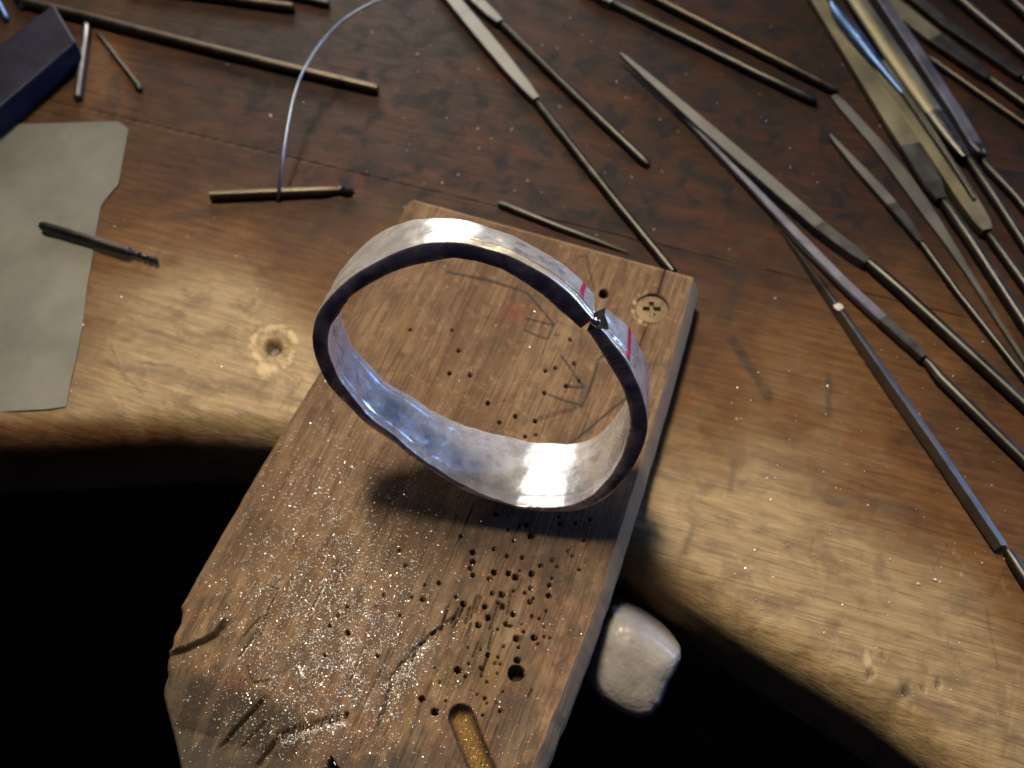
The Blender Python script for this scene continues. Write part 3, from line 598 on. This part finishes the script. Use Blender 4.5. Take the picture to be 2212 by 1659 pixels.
# end faces: pair outer with inner points
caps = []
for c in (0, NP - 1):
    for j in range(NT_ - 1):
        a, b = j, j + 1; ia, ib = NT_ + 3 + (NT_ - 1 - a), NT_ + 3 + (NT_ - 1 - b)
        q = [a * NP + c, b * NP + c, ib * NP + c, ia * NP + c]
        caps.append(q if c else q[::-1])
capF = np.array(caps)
dzr = PIN_Z - V[..., 2].min() + 0.0
V[..., 2] += 0.0
brz = V.reshape(-1, 3)
lowest = brz[np.argmin(brz[:, 2])]
BR0 = (float(lowest[0]), float(lowest[1]), PIN_Z)
brac = empty('bracelet', BR0)
tag(brac, 'hammered silver cuff bracelet with a sawn gap, standing on the bench pin', 'bracelet')
bo = mesh_obj('band', brz, F, M_SILVER, brac, True, BR0, {'mask': np.clip(MK, 0, 1).reshape(-1, 4), 'pc': PC.reshape(-1, 3)})
bm = bmesh.new(); bm.from_mesh(bo.data); bmesh.ops.recalc_face_normals(bm, faces=bm.faces[:])
for e in bm.edges:
    if e.calc_face_angle(0) > 0.7: e.smooth = False
bm.to_mesh(bo.data); bm.free()
print('bracelet lowest above pin', lowest[2] - PIN_Z, lowest)
cf = mesh_obj('cut_face', brz, capF, M_GAP_SHADE, brac, False, BR0)
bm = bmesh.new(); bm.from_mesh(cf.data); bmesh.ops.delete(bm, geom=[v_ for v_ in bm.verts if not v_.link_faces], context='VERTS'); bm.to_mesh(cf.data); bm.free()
# crimson marker lines across the outer face, both sides of the gap
def marker(ph_a, ph_b, t0, t1, slant):
    n1, n2 = 8, 24; out = []
    for b in range(n2):
        t = t0 + (t1 - t0) * b / (n2 - 1)
        for a in range(n1):
            p = ph_a + (ph_b - ph_a) * a / (n1 - 1) + slant * (t - t0) + 0.004 * math.sin(9 * t)
            f = (p - GAP0) / (GAP1 - GAP0) * (NP - 1); i = int(f); fr = f - i; jt = t * (NT_ - 1); jj = min(int(jt), NT_ - 2); jf = jt - jj
            P = (V[jj, i] * (1 - fr) + V[jj, i + 1] * fr) * (1 - jf) + (V[jj + 1, i] * (1 - fr) + V[jj + 1, i + 1] * fr) * jf
            rd = P - RC; rd = rd - (rd @ AX) * AX; rd /= np.linalg.norm(rd); out.append(P + rd * 0.06)
    mesh_obj('marker_line', out, grid_faces(n2, n1), M_MARK, brac, True, BR0)
marker(2 * math.pi - 0.205, 2 * math.pi - 0.165, 0.22, 1.0, 0.02)
marker(0.335, 0.375, 0.06, 1.0, -0.02)
# solder bead in the gap
bp = np.array(at(*zB(1120, 1012), PIN_Z)); dvec = ray(*zB(1120, 1012)); tb = ((RC - CAM) @ AX) / (dvec @ AX); bp = CAM + dvec * tb + AX * 0.25
bmb = bmesh.new(); bmesh.ops.create_uvsphere(bmb, u_segments=20, v_segments=12, radius=0.72 * MM)
for vtx in bmb.verts: vtx.co *= 1 + 0.12 * math.sin(vtx.co.x * 3000) 
meb = bpy.data.meshes.new('solder_bead'); bmb.to_mesh(meb); bmb.free(); meb.polygons.foreach_set('use_smooth', [True] * len(meb.polygons)); meb.materials.append(M_BEAD)
ob = bpy.data.objects.new('solder_bead', meb); link(ob, brac); ob.location = (Vector(bp) - Vector(BR0)) * MM

# ------------------------------------------------------------------ filings and dust
hgt_i = {}
def pin_height(X, Y):
    """height of the pin top at photo positions (nearest grid vertex)"""
    Q = at(X, Y, PIN_Z) - A0; uq = Q @ EU; vq = Q @ EV
    r_i = np.clip((vq / VMAX * (NV - 1)).round().astype(int), 0, NV - 1)
    s_i = (uq - Lq[r_i]) / (Rq[r_i] - Lq[r_i]); ok = (s_i > 0.01) & (s_i < 0.975) & (vq > 0.5) & (vq < VMAX - 1)
    c_i = np.clip(np.searchsorted(s_, s_i), 0, NU - 1)
    return PZ[r_i * NU + c_i], ok
def flakes(name, X, Y, size, mat, zfun, label, tilt=0.9):
    P = []; Fc = []; Z, ok = zfun(X, Y)
    B = at(X, Y, PIN_Z if zfun is pin_height else 0.0)
    for i in np.nonzero(ok)[0]:
        # keep the same plan position: drop the flake on the surface
        s = size[i]; a = RNG.uniform(0, 6.283); n = Vector((RNG.normal(0, tilt * .5), RNG.normal(0, tilt * .5), 1)).normalized()
        t1 = n.orthogonal().normalized(); t1 = Matrix.Rotation(a, 3, n) @ t1; t2 = n.cross(t1); e = RNG.uniform(0.35, 1.0)
        c = Vector((B[i][0], B[i][1], Z[i] + s * 0.4)); k_ = len(P)
        P += [c + t1 * s, c + t2 * s * e, c - t1 * s * RNG.uniform(.6, 1), c - t2 * s * e, c + n * s * 0.5]
        Fc += [(k_, k_ + 1, k_ + 4), (k_ + 1, k_ + 2, k_ + 4), (k_ + 2, k_ + 3, k_ + 4), (k_ + 3, k_, k_ + 4), (k_ + 3, k_ + 2, k_ + 1, k_)]
    o = mesh_obj(name, np.array([tuple(p) for p in P]), Fc, mat, None, False)
    return tag(o, label, 'metal filings', None, 'stuff')
def clump(X, Y, s, thr):
    return RNG.uniform(0, 1, len(X)) < smooth(thr, thr + 0.25, fbm(X / s, Y / s, 90, 3))
def gauss_pts(cx, cy, sx, sy, n, rot=0):
    a = RNG.normal(0, sx, n); b = RNG.normal(0, sy, n); r = math.radians(rot); return cx + a * math.cos(r) - b * math.sin(r), cy + a * math.sin(r) + b * math.cos(r)
def line_pts(pts, w, n):
    t = RNG.uniform(0, 1, n) * (len(pts) - 1); i = t.astype(int); f = t - i; P = np.array(pts, float); Q = P[i] * (1 - f[:, None]) + P[np.minimum(i + 1, len(P) - 1)] * f[:, None]
    return Q[:, 0] + RNG.normal(0, w, n), Q[:, 1] + RNG.normal(0, w, n)
XS, YS = [], []
def push(x, y): XS.append(x); YS.append(y)
x, y = gauss_pts(650, 1300, 105, 200, 9000, 18); m_ = clump(x, y, 26, 0.36); push(x[m_], y[m_])
x, y = gauss_pts(770, 1390, 85, 120, 8000, 20); m_ = clump(x, y, 18, 0.36); push(x[m_], y[m_])
x, y = gauss_pts(720, 1130, 130, 110, 1500); push(x, y)
x, y = gauss_pts(1050, 750, 200, 170, 260); push(x, y)
x, y = gauss_pts(800, 1490, 100, 70, 2500); m_ = clump(x, y, 20, 0.4); push(x[m_], y[m_])
for a, b in [((1390,330),(1500,110)),((780,720),(900,560)),((1700,980),(1830,650)),((1280,800),(1320,900)),((900,560),(1100,170))]: push(*line_pts([z5(*a), z5(*b)], 2.0, 160))
push(*line_pts([(x_ + 13, y_ + 4) for x_, y_ in st[2:]], 9, 900))
push(*line_pts([z5(1080, 1440), z5(1400, 1340), z5(1690, 1280)], 5, 420))
push(*gauss_pts(1150, 1380, 130, 120, 240)); push(*gauss_pts(560, 1560, 120, 60, 350)); push(*gauss_pts(1090, 1600, 80, 50, 120))
X = np.concatenate(XS); Y = np.concatenate(YS)
nb_ = len(X); bx, by = gauss_pts(700, 1280, 120, 170, 900, 18); X = np.r_[X, bx]; Y = np.r_[Y, by]
big = np.clip(RNG.lognormal(-2.55, 0.42, len(X)), 0.035, 0.22)
big[nb_:] = RNG.uniform(0.11, 0.20, len(X) - nb_)
flakes('silver_filings', X, Y, big, M_FLAKE, pin_height, 'silver filings scattered over the front of the bench pin')
XS, YS = [], []
for x, y, r in H6:
    if r > 13: a, b = z6(x, y); push(*gauss_pts(a, b + 1, r * 0.13, r * 0.12, 14))
push(*line_pts(ch, 11, 420)); push(*line_pts([(x_ + 10, y_ + 5) for x_, y_ in st[3:]], 7, 300)); push(*gauss_pts(793 + 196, 1452, 8, 8, 60))
X = np.concatenate(XS); Y = np.concatenate(YS)
flakes('brass_filings', X, Y, np.clip(RNG.lognormal(-2.5, 0.35, len(X)), 0.04, 0.18), M_BRASSF, pin_height, 'yellow brass filings lying in the drill holes and channel of the pin')
def bench_h(X, Y): return np.full(len(X), 0.05), np.ones(len(X), bool)
XS, YS = [], []
push(RNG.uniform(650, 1800, 90), RNG.uniform(20, 560, 90)); push(RNG.uniform(1550, 2200, 110), RNG.uniform(700, 1250, 110)); push(RNG.uniform(1500, 2200, 60), RNG.uniform(1200, 1560, 60)); push(RNG.uniform(150, 640, 60), RNG.uniform(450, 860, 60))
push(np.array([585, 1900, 1983, 2020]), np.array([251, 274, 1262, 1254]))
X = np.concatenate(XS); Y = np.concatenate(YS)
onpin = (X > np.interp(Y, [400, 425, 800, 1010, 1310], [900, 870, 675, 545, 370])) & (X < np.interp(Y, [425, 590, 600, 1250], [900, 1500, 1535, 1350])) & (Y > 420)
X, Y = X[~onpin], Y[~onpin]; fy = np.interp(X, [p[0] for p in front_px], [p[1] for p in front_px]); ok = Y < fy - 95; X, Y = X[ok], Y[ok]
sz = np.clip(RNG.lognormal(-1.95, 0.35, len(X)), 0.07, 0.30); sz[-4:] = [0.42, 0.4, 0.36, 0.45]
flakes('metal_specks', X, Y, sz, M_FLAKE, bench_h, 'tiny bright metal specks scattered over the bench top')

# ------------------------------------------------------------------ rods and files lying on the bench
def section(shape, w, t, n=20):
    """closed outline in (across, up); up measured from the underside"""
    if shape == 'round':
        return [(w / 2 * math.cos(2 * math.pi * i / n), w / 2 + w / 2 * math.sin(2 * math.pi * i / n)) for i in range(n)]
    if shape == 'flat':
        c = min(0.12 * t, 0.25); h = w / 2
        return [(h - c, 0), (h, c), (h, t - c), (h - c, t), (-h + c, t), (-h, t - c), (-h, c), (-h + c, 0)]
    if shape == 'half':
        h = w / 2; o = [(h * math.cos(math.pi * i / 14), t * math.sin(math.pi * i / 14)) for i in range(15)]; return o
    if shape == 'ridge':      # triangular, ridge towards the right
        h = w / 2; return [(h, 0), (h * 0.98, 0.1 * t), (0.42 * h, t), (0.30 * h, t), (-h * 0.98, 0.1 * t), (-h, 0)]
def loft(name, st, shape, mat, parent, origin, tk=1.0, base=0.0, fine=1):
    """st: (px, py, width_px[, lift mm]); tk: thickness / width"""
    P = []; W = []; LIFT = []
    for s in st:
        k_ = scale_at(s[0], s[1]); w = s[2] * k_; lf_ = base + (s[3] if len(s) > 3 else 0)
        th_ = w if shape == 'round' else (tk(w) if callable(tk) else tk)
        P.append(at(s[0], s[1], lf_ + th_ * 0.5)[:2]); W.append(w); LIFT.append(lf_)
    P = np.array(P); n = len(P); T = np.gradient(P, axis=0); T /= np.linalg.norm(T, axis=1)[:, None]
    verts = []; m = None
    for i in range(n):
        sec = section(shape, W[i], tk(W[i]) if callable(tk) else tk); m = len(sec); nx_ = np.array([T[i][1], -T[i][0]])
        for a, b in sec: verts.append((*(P[i] + nx_ * a), LIFT[i] + b))
    faces = []
    for i in range(n - 1):
        for j in range(m): faces.append((i * m + j, (i + 1) * m + j, (i + 1) * m + (j + 1) % m, i * m + (j + 1) % m))
    faces += [tuple(range(m)), tuple((n - 1) * m + j for j in range(m))[::-1]]
    o = mesh_obj(name, verts, faces, mat, parent, False, origin)
    bm = bmesh.new(); bm.from_mesh(o.data); bmesh.ops.recalc_face_normals(bm, faces=bm.faces[:])
    for f in bm.faces: f.smooth = len(f.verts) == 4
    for e in bm.edges:
        if e.calc_face_angle(0) > 0.5: e.smooth = False
    bm.to_mesh(o.data); bm.free()
    return o
def root(name, st, label, cat, group=None):
    c = at(st[len(st) // 2][0], st[len(st) // 2][1], 0); o = empty(name, tuple(c)); return tag(o, label, cat, group), tuple(c)
def simple_rod(name, st, label, cat, mat, group=None, shape='round', parts=(), tk=1.0, lift=0.0):
    """one bar plus optional end parts, each (part name, stations, shape, material)"""
    o, c = root(name, st, label, cat, group); loft('shank', st, shape, mat, o, c, tk, lift)
    for pn, ps, sh, m in parts: loft(pn, ps, sh, m, o, c, lambda w: w * 0.6, lift)
    return o
def file_tool(label, blade, handle, shape='flat', tk=1.7, bm_=None, hm=None, name='needle_file', lift=0.0, smooth_part=None, extra=None, hl=0.0):
    if handle and not any(len(b_) > 3 for b_ in blade):
        hr = max(h_[2] for h_ in handle) * scale_at(*handle[2][:2]) / 2
        full_ = blade + (smooth_part or [])
        x0, y0 = blade[0][:2]; x1, y1 = full_[-1][:2]; LL = math.hypot(x1 - x0, y1 - y0)
        def lf(b_):
            f_ = math.hypot(b_[0] - x0, b_[1] - y0) / LL; t_ = tk(b_[2] * scale_at(*b_[:2])) if callable(tk) else tk
            return (*b_[:3], max(0.0, f_ * (hr + 0.25 - t_ / 2) + 0.15))
        blade = [lf(b_) for b_ in blade]; smooth_part = [lf(b_) for b_ in smooth_part] if smooth_part else None
    allst = blade + handle; o, c = root(name, allst, label, 'file', 'files and rods scattered on the bench')
    loft('blade', blade, shape, bm_ or M_CUT, o, c, tk, lift)
    if smooth_part: loft('shoulder', smooth_part, shape, M_SMOOTH, o, c, tk if not callable(tk) else tk, lift)
    if handle: loft('handle', handle, 'round', hm or M_ROD, o, c, 1.0, hl)
    if extra: extra(o, c)
    return o
GRP = 'files and rods scattered on the bench'
# upper left
simple_rod('steel_rod', [(40, 2, 22), (123, 22, 22), (340, 78, 22), (549, 130, 22), (800, 190, 22), (816, 194, 19)], 'long brown steel rod under the curved wire, running out from the indigo block', 'rod', M_BROWN, GRP)
simple_rod('steel_rod', [(280, -32, 20), (549, 6, 20), (632, 17, 20), (636, 18, 17)], 'short stretch of steel rod at the top edge, longer of the two ends there', 'rod', M_BROWN, GRP)
simple_rod('steel_rod', [(540, -28, 15), (640, -6, 15), (709, 9, 15), (713, 10, 12)], 'blunt rod tip barely showing at the top edge beside the longer rod', 'rod', M_ROD, GRP)
simple_rod('drill_shank', [(187, 46, 10), (187, 60, 17), (183, 100, 18), (175, 160, 18), (168, 212, 18)], 'pale bluish steel shank beside the indigo block', 'drill bit', M_BRIGHT, GRP)
o, c = root('ball_bur', [(213, 74, 9), (256, 130, 10), (298, 184, 11)], 'thin brown bur with a small round ball end next to the bluish shank', 'bur', GRP)
loft('shank', [(213, 74, 9), (256, 130, 10), (296, 182, 11)], 'round', M_BROWN, o, c)
loft('ball', [(291, 176, 6), (294, 180, 13), (299, 187, 15), (304, 194, 12), (307, 198, 5)], 'round', M_ROD, o, c)
o, c = root('ball_bur', [(455, 421, 21), (600, 415, 21), (735, 412, 19)], 'dark bur with a bright top edge, lying crosswise under the wire tip', 'bur', GRP)
loft('shank', [(455, 423, 21), (600, 417, 21), (700, 413, 20), (738, 411, 13)], 'round', M_BROWN, o, c)
loft('ball', [(734, 411, 9), (740, 411, 17), (748, 411, 21), (757, 411, 18), (763, 411, 8)], 'round', M_ROD, o, c)
o, c = root('drill_bit', [(90, 486, 18), (190, 516, 18), (342, 564, 7)], 'dark twist drill lying half on the grey sheet', 'drill bit', GRP)
loft('shank', [(90, 487, 17, .6), (96, 489, 20, .6), (190, 516, 20, .6), (278, 544, 20, .6), (288, 547, 10, .6)], 'round', M_ROD, o, c)
tw = [(286 + 58 * i / 16, 546 + 19 * i / 16, 11 + 3.0 * math.sin(i * 1.9) - (5 if i == 16 else 0), .6) for i in range(17)]
loft('twist', tw, 'round', M_ROD, o, c)
simple_rod('steel_rod', [(1078, 440, 12), (1090, 444, 15), (1200, 488, 15), (1290, 521, 12), (1356, 546, 5)], 'short dark pointed rod lying along the back edge of the pin', 'rod', M_ROD, GRP)
# the top middle
file_tool('long needle file reaching down to the back edge of the pin', [(940, -45, 26), (977, 0, 31), (1040, 76, 34), (1097, 145, 32), (1135, 190, 26), (1158, 217, 17)], [(1157, 216, 15), (1168, 232, 18), (1235, 316, 19), (1320, 424, 20), (1400, 522, 20), (1454, 588, 20)])
file_tool('needle file whose blunt handle end lies free right of the longest one', [(985, -50, 22), (1030, 4, 26), (1062, 34, 24), (1080, 50, 17)], [(1079, 49, 15), (1098, 66, 18), (1190, 156, 19), (1300, 262, 19), (1390, 347, 19), (1400, 356, 15)])
file_tool('lower of the two parallel file handles ending at top centre right', [(1255, -30, 20), (1300, -4, 20), (1322, 8, 16)], [(1321, 7, 14), (1340, 16, 18), (1500, 93, 19), (1640, 162, 19), (1755, 216, 20), (1764, 220, 16)])
simple_rod('file_handle', [(1370, -26, 19), (1427, 4, 19), (1600, 92, 20), (1800, 193, 20), (1810, 198, 16)], 'upper of the two parallel file handles, touching the grey tapered blade', 'file', M_BROWN, GRP)
# right: long diagonal files
file_tool('file with wide grey blade and dark shoulder, lying over the blue-edged one', [(1340, 118, 5, 1.9), (1352, 128, 10, 1.9), (1404, 173, 18, 1.8), (1507, 262, 27, 1.7), (1600, 342, 30, 1.6), (1692, 421, 30, 1.5), (1768, 487, 30, 1.4)],
          [(1868, 561, 20), (1890, 580, 25), (1950, 632, 27), (2122, 790, 27), (2215, 876, 27), (2330, 985, 27)], tk=1.1, smooth_part=[(1768, 487, 30, 1.4), (1800, 512, 29, 1.35), (1845, 546, 26, 1.3), (1872, 565, 20, 1.2)])
file_tool('slim file with blue window light painted into its blade, under the wide grey one', [(1458, 238, 5), (1530, 311, 10), (1609, 391, 15), (1723, 512, 22), (1825, 616, 23), (1905, 690, 24)], [(1992, 772, 16), (2010, 790, 21), (2030, 816, 25), (2120, 905, 25), (2215, 998, 25), (2330, 1112, 25)],
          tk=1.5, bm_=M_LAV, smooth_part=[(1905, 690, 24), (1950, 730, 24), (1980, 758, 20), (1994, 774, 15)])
def spot(o, c):
    loft('solder_fleck', [(1806, 657, 16, 1.5), (1812, 664, 20, 1.55), (1816, 669, 14, 1.5)], 'flat', M_FLAKE, o, c, 0.25)
file_tool('dark three-sided file with a white fleck, nearest the front edge', [(1673, 480, 4), (1730, 552, 15), (1810, 662, 27), (1914, 812, 34), (2030, 978, 35), (2120, 1112, 35), (2166, 1180, 34)], [(2176, 1190, 20), (2190, 1212, 26), (2240, 1290, 28), (2320, 1410, 28)], shape='ridge', tk=lambda w: w * 0.55, bm_=M_RUSTY, extra=spot)
file_tool('grey leaf-pointed needle file left of the tapered flat one', [(1792, 293, 4), (1806, 310, 10), (1851, 360, 19), (1897, 410, 23), (1925, 442, 23)], [(1984, 520, 13), (1995, 532, 15), (2068, 632, 16), (2196, 795, 16), (2310, 938, 16)], tk=1.1, smooth_part=[(1925, 442, 23), (1955, 478, 20), (1988, 523, 13)])
file_tool('flat grey tapered file starting at the tip of the upper rod', [(1800, 208, 16), (1815, 224, 22), (1902, 322, 29), (1954, 389, 33), (2006, 463, 30), (2045, 520, 21), (2093, 594, 13), (2150, 685, 10), (2215, 785, 8)], [], tk=0.9, bm_=M_CUT)
# cluster of larger files, upper right
file_tool('broad olive flat file lying left of the notched one', [(1740, -35, 30), (1764, 0, 31), (1863, 154, 40), (1925, 252, 46), (1966, 316, 46)], [(2030, 428, 17), (2045, 446, 24), (2097, 522, 25), (2150, 604, 25), (2235, 735, 25), (2310, 850, 25)], tk=1.6, bm_=M_OLIVE, smooth_part=[(1966, 316, 46), (1992, 360, 45), (2015, 400, 40), (2032, 432, 22)])
def nicks(o, c):
    for i in range(11):
        f = i / 10.0; x = 1977 + 133 * f; y = 240 + 220 * f
        loft('nick', [(x - 3, y - 7, 4, 2.25), (x, y, 6, 2.26), (x + 4, y + 8, 4, 2.25)], 'flat', M_NICK, o, c, 0.12)  # each nick is a thin dark plate on the blade
M_NICK = mat_plain('nick_dark', (0.006, 0.006, 0.004), (0.012, 0.011, 0.009), 400, 0.7)
file_tool('golden flat file with a row of dark nicks along its face', [(1893, 140, 34), (1995, 292, 45), (2060, 392, 44), (2092, 442, 42), (2118, 482, 36), (2130, 502, 22)], [(2129, 500, 15), (2142, 516, 21), (2206, 604, 22), (2300, 735, 22)], tk=2.2, bm_=M_OLIVE, extra=nicks)
file_tool('leaf-shaped file with painted blue window sheen lying on the olive files', [(1795, 2, 6, 2.6), (1802, 14, 18, 2.6), (1825, 44, 30, 2.6), (1855, 80, 31, 2.6), (1888, 124, 25, 2.6), (1922, 165, 17, 2.6), (1953, 204, 11, 2.6)], [(1950, 200, 9), (2000, 272, 10), (2062, 362, 10), (2105, 430, 9)], shape='half', tk=lambda w: w * 0.42, bm_=M_BLUE, hl=2.6)
file_tool('yellowish half-round file in the middle of the upper right pile', [(1828, -40, 38), (1853, -2, 41), (1926, 108, 44), (1975, 178, 43), (2018, 240, 40)], [(2082, 330, 15), (2095, 350, 20), (2143, 420, 21), (2215, 532, 21), (2300, 664, 21)], shape='half', tk=lambda w: w * 0.24, bm_=M_OLIVE, lift=1.4, smooth_part=[(2018, 240, 40), (2050, 286, 34), (2075, 320, 26), (2086, 336, 16)])
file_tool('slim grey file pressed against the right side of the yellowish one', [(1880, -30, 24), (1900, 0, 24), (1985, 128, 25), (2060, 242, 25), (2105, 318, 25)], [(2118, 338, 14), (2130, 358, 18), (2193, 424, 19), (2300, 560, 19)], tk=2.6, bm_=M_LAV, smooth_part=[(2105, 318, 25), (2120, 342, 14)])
file_tool('golden-brown file with a dark shoulder near the top right corner', [(1880, -30, 40), (1929, 13, 42), (1984, 56, 40), (2020, 84, 39)], [(2130, 166, 14), (2142, 174, 18), (2214, 226, 19), (2300, 290, 19)], tk=1.5, bm_=M_OLIVE, smooth_part=[(2020, 84, 39), (2060, 112, 36), (2100, 142, 28), (2134, 169, 15)])
file_tool('dark grey file above the golden-brown one, top right', [(1935, -30, 24), (1985, 6, 25), (2035, 48, 24), (2110, 100, 22), (2190, 155, 20), (2204, 166, 16)], [(2202, 164, 12), (2215, 174, 16), (2290, 228, 16)], tk=1.6, bm_=M_SMOOTH)
simple_rod('steel_rod', [(2007, 125, 13), (2014, 130, 15), (2110, 198, 15), (2214, 270, 15), (2300, 330, 15)], 'thin rod with a free end below the golden-brown file', 'rod', M_BROWN, GRP)
simple_rod('steel_rod', [(2040, -30, 20), (2098, 21, 20), (2200, 106, 20), (2290, 182, 20)], 'plain grey rod second from the top right corner', 'rod', M_SMOOTH, GRP)
simple_rod('steel_rod', [(2130, -50, 22), (2193, 8, 22), (2290, 98, 22)], 'bluish dark rod cutting the top right corner', 'rod', M_SMOOTH, GRP)
# two blue rod ends beyond the block
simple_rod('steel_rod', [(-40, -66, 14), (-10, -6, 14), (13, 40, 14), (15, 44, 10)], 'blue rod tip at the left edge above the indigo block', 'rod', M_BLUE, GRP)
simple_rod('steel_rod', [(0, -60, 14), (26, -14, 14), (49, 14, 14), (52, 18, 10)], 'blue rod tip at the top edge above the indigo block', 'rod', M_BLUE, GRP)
# curved springy wire: rests on the bench at its tip, arches over the rods
wp = [(600, 434, 0.5), (604, 400, 3.0), (611, 340, 6.0), (622, 270, 8.5), (636, 205, 10.2), (652, 160, 11.2), (674, 120, 12.0), (702, 82, 12.6), (735, 49, 13), (775, 22, 13), (822, 0, 13), (900, -24, 12), (1010, -50, 9), (1150, -80, 0.6)]
W3 = np.array([at(x, y, z) for x, y, z in wp]); W3 = catmull(W3, 90); T = np.gradient(W3, axis=0); T /= np.linalg.norm(T, axis=1)[:, None]
vs = []; fs = []; m = 10
for i in range(len(W3)):
    a = np.cross(T[i], [0, 0, 1.0]); a /= np.linalg.norm(a); b = np.cross(a, T[i])
    for j in range(m): q = 2 * math.pi * j / m; vs.append(W3[i] + a * 0.34 * math.cos(q) + b * 0.24 * math.sin(q))
for i in range(len(W3) - 1):
    for j in range(m): fs.append((i * m + j, i * m + (j + 1) % m, (i + 1) * m + (j + 1) % m, (i + 1) * m + j))
fs += [tuple(range(m))[::-1], tuple((len(W3) - 1) * m + j for j in range(m))]
wo = mesh_obj('wire', vs, fs, M_WIRE, None, True, tuple(W3[0]))
tag(wo, 'thin springy steel wire arching over the long brown rod', 'wire')

# ------------------------------------------------------------------ indigo block, grey sheet, white lump
def prism(name, base_px, z0, z1, mat, bev, label, cat, wob=0.0):
    q = at([p[0] for p in base_px], [p[1] for p in base_px], z1); c = q.mean(0); c = (c[0], c[1], z0)
    bm = bmesh.new(); n = len(q)
    lo = [bm.verts.new(Vector((p[0] - c[0], p[1] - c[1], 0)) * MM) for p in q]; hi = [bm.verts.new(Vector((p[0] - c[0], p[1] - c[1], z1 - z0)) * MM) for p in q]
    bm.faces.new(lo[::-1]); bm.faces.new(hi)
    for i in range(n): bm.faces.new((lo[i], lo[(i + 1) % n], hi[(i + 1) % n], hi[i]))
    bmesh.ops.recalc_face_normals(bm, faces=bm.faces[:])
    if bev: bmesh.ops.bevel(bm, geom=bm.edges[:], offset=bev * MM, segments=3, affect='EDGES', profile=0.6)
    me = bpy.data.meshes.new(name); bm.to_mesh(me); bm.free(); me.materials.append(mat)
    for f in me.polygons: f.use_smooth = True
    o = link(bpy.data.objects.new(name, me)); o.location = Vector(c) * MM
    md = o.modifiers.new('wn', 'WEIGHTED_NORMAL'); return tag(o, label, cat)
prism('indigo_block', [(-75, 158), (112, 9), (119, 13), (164, 90), (-60, 282)], 0.0, 6.5, M_INDIGO, 0.6, 'dark indigo scuffed block in the top left corner', 'block')
sh = [(-160, 300), (0, 279), (40, 268), (256, 262), (278, 279), (266, 340), (256, 398), (238, 418), (218, 445), (208, 497), (197, 573), (188, 619), (179, 701), (164, 778), (151, 832), (143, 878), (100, 884), (0, 889), (-160, 890)]
prism('sheet', sh, 0.04, 0.34, M_SHEET, 0.0, 'flat grey sheet with a worn right edge at the left side of the bench', 'sheet')
# white lump hung on the bench front, right of the pin
def lump():
    ol = [(1600,838),(1680,840),(1760,868),(1860,925),(1960,995),(2050,1070),(2085,1110),(2090,1160),(2060,1230),(2040,1275),(2005,1330),(1985,1385),(1960,1450),(1935,1515),(1900,1545),(1855,1598),(1800,1606),(1755,1612),(1680,1590),(1600,1552),(1540,1510),(1480,1462),(1435,1390),(1400,1300),(1388,1220),(1392,1160),(1415,1090),(1445,1030),(1480,955),(1530,880)]
    P = [z6(*p) for p in ol]
    # outline stands on a plane facing the camera 160 mm away; body is 22 mm deep
    n = len(P); dist = 171.0; cen = np.mean([CAM + ray(*p) * dist for p in P], axis=0)
    rings = [(-7.5, 0.55), (-6.6, 0.78), (-4.5, 0.93), (-2, 0.99), (1, 1.0), (5, 1.0), (10, 0.98), (15, 0.95), (19, 0.85)]
    verts = []; 
    Q = np.array([CAM + ray(*p) * dist for p in P])
    for dz_, s in rings:
        for i, p in enumerate(Q):
            k_ = s; verts.append(cen + (p - cen) * k_ + V_ * dz_ + 0.0)
    faces = []
    for r in range(len(rings) - 1):
        for j in range(n): faces.append((r * n + j, r * n + (j + 1) % n, (r + 1) * n + (j + 1) % n, (r + 1) * n + j))
    verts.append(cen + V_ * -7.9); verts.append(cen + V_ * 19.4); a = len(verts) - 2
    for j in range(n): faces.append((j, a, (j + 1) % n)); k_ = (len(rings) - 1) * n; faces.append((k_ + j, k_ + (j + 1) % n, a + 1))
    org = tuple(cen + V_ * 15)
    o = mesh_obj('white_lump', verts, faces, M_WHITE, None, True, org)
    bm = bmesh.new(); bm.from_mesh(o.data); bmesh.ops.recalc_face_normals(bm, faces=bm.faces[:]); bmesh.ops.subdivide_edges(bm, edges=bm.edges[:], cuts=2, use_grid_fill=True)
    for vtx in bm.verts:
        w = np.array(vtx.co) / MM + np.array(org); qx, qy = proj(w[None])
        lowf = float(smooth(1440, 1530, qy)[0]); vtx.co += vtx.normal * MM * (0.16 * (float(fbm(np.array([w[0] / 2]), np.array([(w[2] + w[1]) / 2]), 5, 3)[0]) - 0.5) * (0.3 + lowf))
    bm.to_mesh(o.data); bm.free()
    for f in o.data.polygons: f.use_smooth = True
    tag(o, 'chipped waxy white lump under the bench edge right of the pin', 'lump')
lump()
print('done')
